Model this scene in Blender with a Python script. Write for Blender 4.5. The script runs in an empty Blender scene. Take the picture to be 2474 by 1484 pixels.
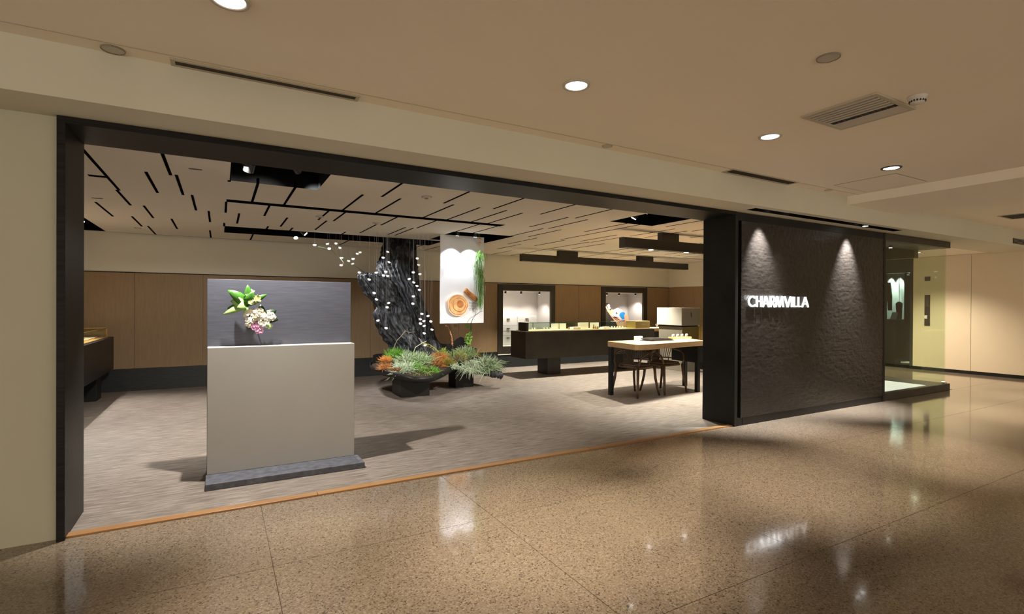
import bpy, bmesh, math, random
from mathutils import Vector, Matrix, noise
random.seed(7)
SC = bpy.context.scene
COL = SC.collection
PI = math.pi

# ------------------------------------------------------------------ camera
HC = 1.30
yaw, pitch, roll = 0.51439, -0.003608, 0.004679
F = Vector((math.sin(yaw)*math.cos(pitch), math.cos(yaw)*math.cos(pitch), math.sin(pitch)))
R = Vector((math.cos(yaw), -math.sin(yaw), 0)); U = R.cross(F)
R, U = R*math.cos(roll)+U*math.sin(roll), U*math.cos(roll)-R*math.sin(roll)
cd = bpy.data.cameras.new('camera'); cam = bpy.data.objects.new('camera', cd); COL.objects.link(cam)
cd.sensor_fit = 'HORIZONTAL'; cd.sensor_width = 36.0; cd.lens = 1246.6/2474*36.0
cd.clip_start = 0.05; cd.clip_end = 100
cam.matrix_world = Matrix(((R.x, U.x, -F.x, 0), (R.y, U.y, -F.y, 0), (R.z, U.z, -F.z, HC), (0, 0, 0, 1)))
SC.camera = cam
# ------------------------------------------------------------------ world, exposure
w = bpy.data.worlds.new('world'); SC.world = w; w.use_nodes = True
w.node_tree.nodes['Background'].inputs[0].default_value = (1.0, 0.90, 0.76, 1)
w.node_tree.nodes['Background'].inputs[1].default_value = 1.7
vs = SC.view_settings
vs.view_transform = 'Standard'; vs.look = 'None'; vs.exposure = 0.26; vs.gamma = 1.0; vs.use_curve_mapping = False
WARM = (1.0, 0.885, 0.72); NEUT = (1.0, 0.95, 0.87); COOL = (0.93, 0.96, 1.0)
SC.cycles.caustics_reflective = False; SC.cycles.caustics_refractive = False
SC.cycles.max_bounces = 6; SC.cycles.glossy_bounces = 3; SC.cycles.diffuse_bounces = 3; SC.cycles.transparent_max_bounces = 10
MALL_W, SHOP_W = 420.0, 128.0

# ------------------------------------------------------------------ materials
MATS = {}
def S(r, g, b):
    f = lambda c: (c/255/12.92) if c/255 <= 0.04045 else ((c/255+0.055)/1.055)**2.4
    return (f(r), f(g), f(b), 1)
def mat(name, col, rough=0.5, metal=0.0, spec=0.5, emit=None, estr=0.0, trans=0.0, alpha=1.0, coat=0.0, ior=1.45):
    m = bpy.data.materials.new(name); m.use_nodes = True
    b = m.node_tree.nodes['Principled BSDF']
    b.inputs['Base Color'].default_value = col; b.inputs['Roughness'].default_value = rough
    b.inputs['Metallic'].default_value = metal; b.inputs['Specular IOR Level'].default_value = spec
    b.inputs['Transmission Weight'].default_value = trans; b.inputs['Alpha'].default_value = alpha
    b.inputs['Coat Weight'].default_value = coat; b.inputs['IOR'].default_value = ior
    if emit:
        b.inputs['Emission Color'].default_value = emit; b.inputs['Emission Strength'].default_value = estr
    MATS[name] = m
    return m
def tex(name, stops, scale=(1, 1, 1), nscale=5.0, detail=4.0, kind='noise', rough=0.5, bump=0.0, bscale=None, space='Object', spec=0.5, coat=0.0, bdist=0.01, rrange=None, nrough=0.55, second=None):
    m = mat(name, stops[0][1], rough, spec=spec, coat=coat)
    nt = m.node_tree; N = nt.nodes; Lk = nt.links
    b = N['Principled BSDF']
    if space == 'World':
        tc = N.new('ShaderNodeNewGeometry'); out = tc.outputs['Position']
    else:
        tc = N.new('ShaderNodeTexCoord'); out = tc.outputs[space]
    mp = N.new('ShaderNodeMapping'); mp.inputs['Scale'].default_value = scale
    Lk.new(out, mp.inputs['Vector'])
    if kind == 'noise':
        t = N.new('ShaderNodeTexNoise'); t.inputs['Scale'].default_value = nscale; t.inputs['Detail'].default_value = detail
        t.inputs['Roughness'].default_value = nrough; fac = t.outputs['Fac']
        Lk.new(mp.outputs[0], t.inputs['Vector'])
    else:
        t = N.new('ShaderNodeTexVoronoi'); t.inputs['Scale'].default_value = nscale
        Lk.new(mp.outputs[0], t.inputs['Vector'])
        sep = N.new('ShaderNodeSeparateColor'); Lk.new(t.outputs['Color'], sep.inputs[0]); fac = sep.outputs[0]
    cr = N.new('ShaderNodeValToRGB'); e = cr.color_ramp.elements
    while len(e) < len(stops): e.new(0.5)
    for i, (p, c) in enumerate(stops): e[i].position = p; e[i].color = c
    Lk.new(fac, cr.inputs[0])
    colout = cr.outputs[0]
    if second:
        t2 = N.new('ShaderNodeTexNoise'); t2.inputs['Scale'].default_value = second[0]; t2.inputs['Detail'].default_value = 3
        Lk.new(out, t2.inputs['Vector'])
        mr = N.new('ShaderNodeMapRange'); mr.inputs[3].default_value = second[1]; mr.inputs[4].default_value = second[2]
        Lk.new(t2.outputs['Fac'], mr.inputs[0])
        mx = N.new('ShaderNodeVectorMath'); mx.operation = 'SCALE'
        Lk.new(colout, mx.inputs[0]); Lk.new(mr.outputs[0], mx.inputs['Scale']); colout = mx.outputs[0]
    Lk.new(colout, b.inputs['Base Color'])
    if bump:
        bp = N.new('ShaderNodeBump'); bp.inputs['Strength'].default_value = bump; bp.inputs['Distance'].default_value = bdist
        h = fac
        if bscale:
            mp2 = N.new('ShaderNodeMapping'); mp2.inputs['Scale'].default_value = bscale[0]; Lk.new(out, mp2.inputs['Vector'])
            t3 = N.new('ShaderNodeTexNoise'); t3.inputs['Scale'].default_value = bscale[1]; t3.inputs['Detail'].default_value = 6
            Lk.new(mp2.outputs[0], t3.inputs['Vector']); h = t3.outputs['Fac']
        Lk.new(h, bp.inputs['Height']); Lk.new(bp.outputs[0], b.inputs['Normal'])
    if rrange:
        mr = N.new('ShaderNodeMapRange'); mr.inputs[3].default_value = rrange[0]; mr.inputs[4].default_value = rrange[1]
        Lk.new(fac, mr.inputs[0]); Lk.new(mr.outputs[0], b.inputs['Roughness'])
    return m

tex('ceil_paint', [(0.3, (0.90, 0.81, 0.665, 1)), (0.7, (0.92, 0.83, 0.685, 1))], nscale=1.2, rough=0.75, space='World', bump=0.03, bscale=((1, 1, 1), 120))
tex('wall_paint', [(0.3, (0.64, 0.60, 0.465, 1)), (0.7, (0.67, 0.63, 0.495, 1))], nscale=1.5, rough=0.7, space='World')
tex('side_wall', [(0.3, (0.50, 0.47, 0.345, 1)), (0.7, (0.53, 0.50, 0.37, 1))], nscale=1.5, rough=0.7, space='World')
tex('shop_plaster', [(0.3, (0.74, 0.70, 0.58, 1)), (0.7, (0.78, 0.74, 0.62, 1))], nscale=1.5, rough=0.8, space='World')
tex('shop_ceiling', [(0.3, (0.74, 0.69, 0.59, 1)), (0.7, (0.77, 0.72, 0.62, 1))], nscale=1.0, rough=0.8, space='World')
tex('end_stone', [(0.3, (0.72, 0.60, 0.43, 1)), (0.7, (0.77, 0.65, 0.47, 1))], nscale=0.8, rough=0.35, space='World')
tex('terrazzo', [(0.0, (0.09, 0.062, 0.043, 1)), (0.07, (0.18, 0.13, 0.09, 1)), (0.2, (0.285, 0.215, 0.152, 1)), (0.75, (0.34, 0.262, 0.188, 1)), (1.0, (0.45, 0.365, 0.275, 1))], kind='voronoi', nscale=150, rough=0.10, space='World', spec=0.6, second=(0.7, 0.57, 0.82), coat=0.25)
MATS['terrazzo'].node_tree.nodes['Principled BSDF'].inputs['Coat Roughness'].default_value = 0.04
mat('joint', S(84, 66, 46), 0.6)
tex('shop_floor', [(0.33, (0.095, 0.077, 0.062, 1)), (0.5, (0.205, 0.17, 0.144, 1)), (0.68, (0.345, 0.298, 0.262, 1))], scale=(2.2, 22, 1), nscale=2.2, detail=8, rough=0.55, space='World', nrough=0.7, second=(1.3, 0.85, 1.15), bump=0.06)
tex('black_wood', [(0.3, (0.008, 0.0075, 0.007, 1)), (0.7, (0.020, 0.018, 0.016, 1))], scale=(1.2, 26, 26), nscale=2.5, detail=6, rough=0.42, spec=0.16, space='World', bump=0.35, bdist=0.004)
tex('black_steel', [(0.3, (0.009, 0.009, 0.0085, 1)), (0.7, (0.017, 0.016, 0.0145, 1))], nscale=3, rough=0.42, spec=0.3, space='World')
tex('counter_steel', [(0.3, (0.030, 0.025, 0.018, 1)), (0.7, (0.048, 0.040, 0.028, 1))], nscale=3, rough=0.42, space='World')
tex('sign_panel', [(0.3, (0.008, 0.0065, 0.0055, 1)), (0.7, (0.019, 0.0155, 0.0125, 1))], scale=(5, 5, 40), nscale=2.0, detail=8, rough=0.25, spec=0.6, space='World', bump=0.35, bscale=((60, 60, 150), 1.2), bdist=0.01)
tex('brown_panel', [(0.3, (0.27, 0.175, 0.088, 1)), (0.7, (0.315, 0.21, 0.112, 1))], scale=(20, 20, 2), nscale=2.0, detail=6, rough=0.5, space='World', second=(0.8, 0.9, 1.1))
tex('plinth_dark', [(0.3, (0.012, 0.014, 0.014, 1)), (0.7, (0.024, 0.026, 0.026, 1))], scale=(4, 4, 30), nscale=2, rough=0.45, space='World')
mat('void_black', (0.004, 0.004, 0.004, 1), 0.9, spec=0.1)
mat('slot_black', (0.008, 0.007, 0.006, 1), 0.7, spec=0.2)
tex('threshold', [(0.2, (0.20, 0.085, 0.05, 1)), (0.55, (0.36, 0.19, 0.075, 1)), (0.85, (0.42, 0.24, 0.09, 1))], scale=(0.9, 4, 4), nscale=0.9, rough=0.35, space='World')
tex('stand_white', [(0.3, (0.40, 0.385, 0.355, 1)), (0.7, (0.43, 0.415, 0.385, 1))], nscale=2, rough=0.6, space='World')
tex('stand_blue', [(0.25, (0.055, 0.058, 0.078, 1)), (0.75, (0.090, 0.093, 0.120, 1))], scale=(3, 3, 60), nscale=2.5, detail=6, rough=0.5, space='World')
tex('stand_base', [(0.25, (0.05, 0.053, 0.068, 1)), (0.75, (0.14, 0.145, 0.175, 1))], scale=(6, 6, 6), nscale=3.5, detail=8, rough=0.45, space='World')
tex('char', [(0.40, (0.007, 0.0075, 0.009, 1)), (0.58, (0.034, 0.036, 0.042, 1)), (0.72, (0.16, 0.165, 0.185, 1))], scale=(1, 1, 0.22), nscale=22, detail=8, rough=0.42, bump=1.0, bdist=0.025, bscale=((1, 1, 0.16), 26), spec=0.6)
tex('oak', [(0.3, (0.50, 0.31, 0.15, 1)), (0.7, (0.62, 0.42, 0.22, 1))], scale=(1.5, 22, 22), nscale=2.2, detail=6, rough=0.45)
tex('walnut', [(0.3, (0.07, 0.038, 0.018, 1)), (0.7, (0.13, 0.072, 0.036, 1))], scale=(8, 8, 2), nscale=4, rough=0.3)
mat('seat_fabric', S(96, 84, 72), 0.9)
mat('white_card', (0.80, 0.78, 0.74, 1), 0.5)
mat('white_gloss', (0.78, 0.76, 0.72, 1), 0.3)
mat('cabinet_white', (0.72, 0.69, 0.62, 1), 0.45)
mat('cabinet_grey', (0.30, 0.27, 0.21, 1), 0.5)
mat('niche_white', (0.62, 0.58, 0.55, 1), 0.6)
mat('grey_print', S(150, 150, 145), 0.6)
mat('leather', (0.018, 0.018, 0.020, 1), 0.3)
mat('gold_box', S(168, 146, 84), 0.4)
mat('gold_print', S(222, 204, 150), 0.4)
mat('brass', S(190, 150, 80), 0.3, metal=1.0)
mat('chrome', (0.75, 0.75, 0.75, 1), 0.15, metal=1.0)
mat('black_plastic', (0.010, 0.010, 0.010, 1), 0.4)
mat('vent_paint', (0.50, 0.44, 0.33, 1), 0.6)
mat('slat_paint', (0.26, 0.23, 0.18, 1), 0.5)
mat('grille_dark', (0.07, 0.055, 0.04, 1), 0.6)
mat('vent_dark', (0.02, 0.018, 0.014, 1), 0.8)
mat('fan_dark', (0.06, 0.06, 0.05, 1), 0.5)
mat('fixture_trim', (0.55, 0.50, 0.42, 1), 0.35)
mat('fixture_dark', (0.03, 0.022, 0.018, 1), 0.4)
mat('plastic_white', (0.66, 0.61, 0.54, 1), 0.4)
mat('lamp_glow', (1, 1, 1, 1), 0.5, emit=(1, 0.93, 0.80, 1), estr=9.0)
mat('spot_glow', (1, 1, 1, 1), 0.5, emit=(1, 0.97, 0.92, 1), estr=9.0)
mat('bulb_glow', (1, 1, 1, 1), 0.4, emit=(1, 0.95, 0.86, 1), estr=2.5)
mat('bulb_glass', (0.9, 0.9, 0.88, 1), 0.25, emit=(1, 0.96, 0.90, 1), estr=0.4)
mat('letter_glow', (1, 1, 1, 1), 0.4, emit=(1, 0.97, 0.92, 1), estr=0.85)
mat('letter_side', (0.5, 0.5, 0.5, 1), 0.4)
mat('light_table', (0.9, 0.9, 0.88, 1), 0.4, emit=(1, 0.98, 0.92, 1), estr=0.45)
mat('wire', (0.35, 0.35, 0.36, 1), 0.35, metal=0.8)
mat('banner_white', (0.80, 0.81, 0.83, 1), 0.6)
mat('print_black', (0.03, 0.03, 0.03, 1), 0.6)
mat('skin_print', S(226, 170, 132), 0.6); mat('hair_print', S(58, 38, 28), 0.6); mat('cloth_print', S(238, 236, 232), 0.6)
mat('blue_print', S(24, 128, 196), 0.6); mat('dark_print', S(50, 44, 36), 0.6); mat('choker_print', S(70, 40, 52), 0.6)
mat('leaf', S(64, 118, 36), 0.4); mat('leaf_pale', S(150, 186, 112), 0.45); mat('leaf_dark', S(36, 62, 30), 0.45)
mat('petal_cream', S(236, 230, 204), 0.6); mat('petal_white', S(244, 242, 232), 0.6); mat('petal_pink', S(214, 152, 190), 0.6); mat('petal_green', S(206, 214, 140), 0.6)
mat('stem', S(96, 120, 56), 0.5)
mat('tuft_silver', S(188, 202, 172), 0.65); mat('tuft_silver2', S(156, 178, 136), 0.65); mat('tuft_green', S(104, 158, 52), 0.6); mat('tuft_green2', S(150, 178, 92), 0.6)
mat('tuft_orange', S(206, 140, 70), 0.7); mat('tuft_brown', S(138, 92, 50), 0.7); mat('tuft_yellow', S(190, 186, 84), 0.6); mat('moss_olive', S(140, 134, 54), 0.8)
mat('soil', S(58, 44, 30), 0.95); mat('twig', S(150, 136, 108), 0.7); mat('stalk', S(192, 140, 104), 0.7)
tex('ring_wood', [(0.3, S(206, 142, 78)), (0.6, S(236, 190, 130)), (0.8, S(250, 222, 180))], nscale=9, rough=0.6)
tex('heart_wood', [(0.3, S(150, 80, 34)), (0.7, S(206, 132, 66))], nscale=14, rough=0.6)
mat('bark_ring', S(240, 206, 172), 0.7)
tex('chunk_wood', [(0.3, S(150, 92, 44)), (0.7, S(218, 158, 92))], nscale=26, rough=0.7)
mat('tray_wood', S(214, 160, 110), 0.5)
mat('coat_dark', (0.02, 0.02, 0.022, 1), 0.8); mat('garment_red', S(110, 40, 36), 0.8)
mat('shop_dark', (0.012, 0.014, 0.012, 1), 0.35); mat('panel_grey', (0.5, 0.52, 0.55, 1), 0.6)
mat('olive_box', S(92, 78, 46), 0.5)
def glass(name, col, alpha=0.12, rough=0.02):
    # thin pane: mostly clear, tinted, with a Fresnel mirror on top
    m = bpy.data.materials.new(name); m.use_nodes = True
    nt = m.node_tree; nt.nodes.clear(); N = nt.nodes
    o = N.new('ShaderNodeOutputMaterial'); mx = N.new('ShaderNodeMixShader'); lw = N.new('ShaderNodeLayerWeight'); lw.inputs[0].default_value = 0.5
    pw = N.new('ShaderNodeMath'); pw.operation = 'POWER'; pw.inputs[1].default_value = 5.0; fr = N.new('ShaderNodeMath'); fr.operation = 'MULTIPLY_ADD'; fr.inputs[1].default_value = 0.6; fr.inputs[2].default_value = 0.025
    nt.links.new(lw.outputs['Facing'], pw.inputs[0]); nt.links.new(pw.outputs[0], fr.inputs[0])
    tr = N.new('ShaderNodeBsdfTransparent'); tr.inputs[0].default_value = col
    gl = N.new('ShaderNodeBsdfGlossy'); gl.inputs[1].default_value = rough
    nt.links.new(fr.outputs[0], mx.inputs[0]); nt.links.new(tr.outputs[0], mx.inputs[1]); nt.links.new(gl.outputs[0], mx.inputs[2]); nt.links.new(mx.outputs[0], o.inputs[0])
    MATS[name] = m
glass('glass_green', (0.925, 0.965, 0.90, 1)); glass('glass_clear', (0.90, 0.95, 0.91, 1)); glass('glass_smoke', (0.5, 0.53, 0.5, 1)); glass('glass_warm', (0.93, 0.90, 0.72, 1))
mat('glass_edge', S(120, 160, 130), 0.2)

for k in ('bulb_glow', 'bulb_glass', 'letter_glow', 'lamp_glow', 'spot_glow'): MATS[k].cycles.emission_sampling = 'NONE'   # their light is carried by the lamps

# ------------------------------------------------------------------ mesh helpers
class MB:
    def __init__(s): s.v = []; s.f = []; s.mi = []; s.cur = 0
    def add(s, vs, fs):
        n = len(s.v); s.v += [tuple(v) for v in vs]; s.f += [tuple(i+n for i in f) for f in fs]; s.mi += [s.cur]*len(fs); return s
    def box(s, x0, x1, y0, y1, z0, z1):
        return s.add([(x0,y0,z0),(x1,y0,z0),(x1,y1,z0),(x0,y1,z0),(x0,y0,z1),(x1,y0,z1),(x1,y1,z1),(x0,y1,z1)],
                     [(0,3,2,1),(4,5,6,7),(0,1,5,4),(1,2,6,5),(2,3,7,6),(3,0,4,7)])
    def prism(s, pts, z0, z1):
        n = len(pts)
        return s.add([(x,y,z0) for x,y in pts]+[(x,y,z1) for x,y in pts],
                     [tuple(range(n-1,-1,-1)), tuple(range(n,2*n))]+[(i,(i+1)%n,n+(i+1)%n,n+i) for i in range(n)])
    def xz(s, pts, y0, y1):      # outline in x,z extruded along y
        n = len(pts)
        return s.add([(x,y0,z) for x,z in pts]+[(x,y1,z) for x,z in pts],
                     [tuple(range(n)), tuple(range(2*n-1,n-1,-1))]+[(i,n+i,n+(i+1)%n,(i+1)%n) for i in range(n)])
    def tube(s, pts, r, n=8, cap=True, flat=1.0):
        pts = [Vector(p) for p in pts]; rs = r if isinstance(r, (list, tuple)) else [r]*len(pts)
        vs = []; fs = []; up = None
        for i, p in enumerate(pts):
            d = (pts[min(i+1, len(pts)-1)]-pts[max(i-1, 0)]).normalized()
            if up is None: up = d.orthogonal().normalized()
            else:
                up = up-d*up.dot(d); up = up.normalized() if up.length > 1e-6 else d.orthogonal().normalized()
            q = d.cross(up)
            for k in range(n):
                a = 2*PI*k/n; vs.append(p+(up*math.cos(a)+q*math.sin(a)*flat)*rs[i])
        for i in range(len(pts)-1):
            for k in range(n):
                a = i*n+k; b = i*n+(k+1) % n; fs.append((a, b, b+n, a+n))
        if cap: fs += [tuple(range(n-1,-1,-1)), tuple(range((len(pts)-1)*n, len(pts)*n))]
        return s.add(vs, fs)
    def lathe(s, prof, c=(0, 0, 0), n=24, axis='Z'):
        vs = []; fs = []
        for r, z in prof:
            for k in range(n):
                a = 2*PI*k/n; x, y = r*math.cos(a), r*math.sin(a)
                p = (x, y, z) if axis == 'Z' else ((x, z, y) if axis == 'Y' else (z, x, y))
                vs.append((c[0]+p[0], c[1]+p[1], c[2]+p[2]))
        for i in range(len(prof)-1):
            for k in range(n):
                a = i*n+k; b = i*n+(k+1) % n; fs.append((a, b, b+n, a+n))
        fs += [tuple(range(n-1,-1,-1)), tuple(range((len(prof)-1)*n, len(prof)*n))]
        return s.add(vs, fs)
    def sphere(s, c, r, n=10, m=6, sq=(1, 1, 1)):
        vs = [(c[0], c[1], c[2]-r*sq[2])]; fs = []
        for i in range(1, m):
            t = PI*i/m-PI/2
            for k in range(n):
                a = 2*PI*k/n; vs.append((c[0]+r*sq[0]*math.cos(t)*math.cos(a), c[1]+r*sq[1]*math.cos(t)*math.sin(a), c[2]+r*sq[2]*math.sin(t)))
        vs.append((c[0], c[1], c[2]+r*sq[2])); T = len(vs)-1
        for k in range(n):
            fs.append((0, 1+(k+1) % n, 1+k)); fs.append((T, 1+(m-2)*n+k, 1+(m-2)*n+(k+1) % n))
        for i in range(m-2):
            for k in range(n):
                a = 1+i*n+k; b = 1+i*n+(k+1) % n; fs.append((a, b, b+n, a+n))
        return s.add(vs, fs)
    def build(s, name, m, parent=None, smooth=False, bevel=0.0, bseg=2):
        off = root_loc(parent)
        me = bpy.data.meshes.new(name)
        me.from_pydata([(x-off.x, y-off.y, z-off.z) for x, y, z in s.v], [], s.f)
        for k in (m if isinstance(m, (list, tuple)) else [m]): me.materials.append(MATS[k])
        me.polygons.foreach_set('material_index', s.mi)
        bm = bmesh.new(); bm.from_mesh(me); bmesh.ops.recalc_face_normals(bm, faces=bm.faces); bm.to_mesh(me); bm.free()
        if smooth: me.polygons.foreach_set('use_smooth', [True]*len(me.polygons))
        o = bpy.data.objects.new(name, me); COL.objects.link(o)
        if parent: o.parent = parent
        if bevel:
            bv = o.modifiers.new('bevel', 'BEVEL'); bv.width = bevel; bv.segments = bseg; bv.limit_method = 'ANGLE'
        return o
def root_loc(p):
    v = Vector((0, 0, 0))
    while p: v += p.location; p = p.parent
    return v
def tag(o, label, cat, group=None):
    o['label'] = label; o['category'] = cat
    if group: o['group'] = group
    return o
def thing(name, loc, label, cat, group=None):
    o = bpy.data.objects.new(name, None); COL.objects.link(o); o.location = loc; o.empty_display_size = 0.1
    return tag(o, label, cat, group)
def struct(o): o['kind'] = 'structure'; return o
def copy_tree(o, loc, rz=0.0, label=None, group=None):
    c = o.copy(); COL.objects.link(c); c.location = loc; c.rotation_euler = (0, 0, rz)
    if label: c['label'] = label
    if group: c['group'] = group
    for ch in o.children:
        k = ch.copy(); COL.objects.link(k); k.parent = c
        for g in ch.children:
            d = g.copy(); COL.objects.link(d); d.parent = k
    return c
def spot(name, loc, target, power, size=60, blend=0.6, col=NEUT, radius=0.03):
    l = bpy.data.lights.new(name, 'SPOT'); l.energy = power; l.spot_size = math.radians(size); l.spot_blend = blend
    l.color = col; l.shadow_soft_size = radius
    o = bpy.data.objects.new(name, l); COL.objects.link(o); o.location = loc
    o.rotation_euler = (Vector(target)-Vector(loc)).to_track_quat('-Z', 'Y').to_euler()
    return o
def empty_struct(name, loc=(0, 0, 0)):
    o = bpy.data.objects.new(name, None); COL.objects.link(o); o.location = loc; o['kind'] = 'structure'; return o
def box(name, m, d, parent=None, bevel=0.0):
    return MB().box(*d).build(name, m, parent, bevel=bevel)

# ================================================================== SETTING
YF = 3.66        # plane of the shop front
ZS = 2.32        # soffit above the shop front
ZC = 2.59        # corridor ceiling
ZI = 2.337       # ceiling in the shop
YB = 9.41        # shop back wall
XE = 12.70       # wall at the far end of the corridor
# ---- corridor floor of large terrazzo slabs
fl = struct(MB().box(-7, 14, -7, YF+0.01, -0.10, -0.008).box(9.97, 14, YF+0.01, 10, -0.10, -0.008).build('floor', 'joint'))
TW = 1.232; X0 = 1.462-TW*7; Y0 = 2.800-1.226*8
def tile(x0, x1, y0, y1):
    g = 0.0016
    o = MB().box(x0+g, x1-g, y0+g, y1-g, -0.02, 0.0).build('tile', 'terrazzo', fl); return o
tref = None
for i in range(17):
    for j in range(8):
        x0, y0 = X0+i*TW, Y0+j*1.226
        if tref is None:
            tref = MB().box(0.0016, TW-0.0016, 0.0016, 1.2244, -0.02, 0).build('tile', 'terrazzo', fl); o = tref
        else:
            o = bpy.data.objects.new('tile', tref.data); COL.objects.link(o); o.parent = fl
        o.location = (x0, y0, 0)
for i in range(17): tile(X0+i*TW, X0+(i+1)*TW, 2.800, YF+0.03 if X0+i*TW < 9 else YF+0.004)
for i in range(3):
    for j in range(4): tile(9.97+i*1.23, 9.97+(i+1)*1.23, YF+0.004+j*1.226, YF+0.004+(j+1)*1.226)
# ---- shop floor
fs = struct(box('floor_shop', 'shop_floor', (-2.7, 9.95, YF+0.075, YB+0.03, -0.05, 0.004)))
# ---- threshold strip, three lengths of timber
th = empty_struct('trim_1')
for a, b in ((-0.76, 0.577), (0.580, 2.90), (2.903, 4.83)): box('threshold_length', 'threshold', (a, b, YF+0.02, YF+0.085, -0.01, 0.012), th, 0.003)
# ---- corridor ceiling with two drops
cl = struct(MB().box(-7, 14, -7, 3.34, ZC, ZC+0.1).build('ceiling', 'ceil_paint'))
box('shadow_gap', 'vent_paint', (-7, 6.38, 3.205, 3.212, ZC-0.003, ZC+0.01), cl)
struct(box('ceiling_beam', 'ceil_paint', (6.385, 7.595, -7, 3.34, 2.492, ZC)))
# bulkhead with the long light slot left open above the sign wall
b = MB()
b.box(-7, 4.835, 3.335, YF+0.35, ZS, ZC+0.1); b.box(7.90, 14, 3.335, YF+0.35, ZS, ZC+0.1)
b.box(4.835, 7.90, 3.335, 3.422, ZS, ZC+0.1); b.box(4.835, 7.90, 3.536, YF+0.35, ZS, ZC+0.1); b.box(4.835, 7.90, 3.422, 3.536, ZS+0.14, ZC+0.1)
bk = struct(b.build('wall_bulkhead', 'wall_paint'))
sl = MB(); x0, x1, y0, y1 = 4.837, 7.898, 3.424, 3.534
sl.add([(x0,y0,ZS-.001),(x1,y0,ZS-.001),(x1,y1,ZS-.001),(x0,y1,ZS-.001),(x0,y0,ZS+.138),(x1,y0,ZS+.138),(x1,y1,ZS+.138),(x0,y1,ZS+.138)], [(4,5,6,7),(0,1,5,4),(1,2,6,5),(2,3,7,6),(3,0,4,7)])
sl.build('light_slot', 'void_black', bk)
struct(box('ceiling_side', 'ceil_paint', (9.95, 14, YF+0.35, 10, ZS+0.015, ZS+0.1)))
# ---- plain wall left of the opening
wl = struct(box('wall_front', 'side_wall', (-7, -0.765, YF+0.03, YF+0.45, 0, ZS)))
# ---- portal frame
tf = empty_struct('trim_2')
box('jamb', 'black_wood', (-0.775, -0.738, YF-0.01, YF+0.44, 0, ZS), tf, 0.002)
box('header', 'black_wood', (-0.738, 4.835, YF-0.01, YF+0.42, ZS-0.038, ZS), tf, 0.002)
# ---- sign wall
sw = struct(MB().box(4.835, 7.955, YF+0.045, YF+0.42, 0, ZS-0.012).build('wall_sign', 'black_steel'))
box('end_face', 'black_steel', (4.825, 4.872, YF-0.005, YF+0.42, 0, ZS-0.002), sw, 0.002)
box('top_rail', 'black_steel', (4.872, 7.955, YF-0.005, YF+0.05, 2.228, ZS-0.008), sw, 0.002)
box('bottom_rail', 'black_steel', (4.872, 7.955, YF-0.005, YF+0.05, 0, 0.085), sw, 0.002)
for x in (4.955, 7.88): box('rail_joint', 'void_black', (x-0.002, x+0.002, YF-0.0065, YF-0.004, 0, 0.085), sw)
box('end_strip', 'black_steel', (7.915, 7.955, YF-0.012, YF+0.05, 0, ZS-0.005), sw, 0.002)
# textured sheet in three courses
def relief(z0, z1, nx, nz):
    mb = MB(); vs = []; fs = []
    for j in range(nz+1):
        z = z0+(z1-z0)*j/nz
        for i in range(nx+1):
            x = 4.922+2.993*i/nx
            d = noise.noise(Vector((x*34, z*52, 3.1)))*0.0026+noise.noise(Vector((x*7, z*95, 8.2)))*0.0022+(0.5-abs(noise.noise(Vector((x*11, z*15, 1.7)))))*0.0045
            vs.append((x, YF-0.006-d, z))
    for j in range(nz):
        for i in range(nx):
            k = j*(nx+1)+i; fs.append((k, k+1, k+nx+2, k+nx+1))
    mb.add(vs, fs); return mb.build('sheet', 'sign_panel', sw, True)
for z0, z1 in ((0.085, 0.74), (0.7415, 1.50), (1.5015, 2.228)): relief(z0, z1, 270, 64)
box('sheet_backing', 'black_steel', (4.922, 7.915, YF+0.002, YF+0.05, 0.085, 2.228), sw)
# ---- corner display window
vt = empty_struct('window_1')
box('platform', 'counter_steel', (7.955, 9.955, YF-0.005, 4.60, 0, 0.105), vt, 0.003)
box('light_floor', 'light_table', (7.965, 9.36, YF+0.075, 4.35, 0.105, 0.109), vt)
box('header', 'counter_steel', (7.955, 9.935, YF-0.005, 4.08, 2.222, ZS-0.005), vt, 0.003)
box('side_header', 'olive_box', (9.80, 9.935, 4.082, 4.78, 2.10, ZS-0.006), vt, 0.003)
box('glass_pane', 'glass_green', (7.96, 9.88, YF+0.03, YF+0.042, 0.109, 2.222), vt)
box('glass_pane', 'glass_green', (9.868, 9.88, YF+0.043, 4.60, 0.109, 2.10), vt)
for yy in (3.695,): box('glass_clamp', 'chrome', (9.84, 9.90, yy-0.02, yy+0.03, 0.105, 0.135), vt, 0.004)
struct(box('wall_divider', 'shop_dark', (7.955, 9.95, 4.79, 4.86, 0, ZI)))
# ---- shop walls
wb = MB()
N1 = (5.09, 6.283, 0.436, 1.606); N2 = (7.811, 8.989, 0.436, 1.613)
xs = [-2.7, N1[0], N1[1], N2[0], N2[1], 9.95]
wb.box(-2.7, N1[0], YB+0.012, YB+0.6, 0, 2.6); wb.box(N1[1], N2[0], YB+0.012, YB+0.6, 0, 2.6); wb.box(N2[1], 9.95, YB+0.012, YB+0.6, 0, 2.6)
for n in (N1, N2): wb.box(n[0], n[1], YB+0.012, YB+0.6, 0, n[2]); wb.box(n[0], n[1], YB+0.012, YB+0.6, n[3], 2.6); wb.box(n[0], n[1], YB+0.53, YB+0.6, n[2], n[3])
wbk = struct(wb.build('wall_back', 'shop_plaster'))
seams = [-2.70, -1.976, -1.107, -0.238, 0.631, 1.500, 2.369, 3.238, 4.107, 4.972]
for a, b in list(zip(seams, seams[1:]))+[(6.391, 7.040), (7.042, 7.687), (9.111, 9.89)]:
    box('panel', 'brown_panel', (a+0.0015, b-0.0015, YB-0.006, YB+0.012, 0.335, 1.752), wbk, 0.0015)
box('panel_gap_shade', 'slot_black', (-2.7, 9.89, YB+0.002, YB+0.0125, 1.752, 1.764), wbk)  # black strip painted in as the shade of the gap above the panels
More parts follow.
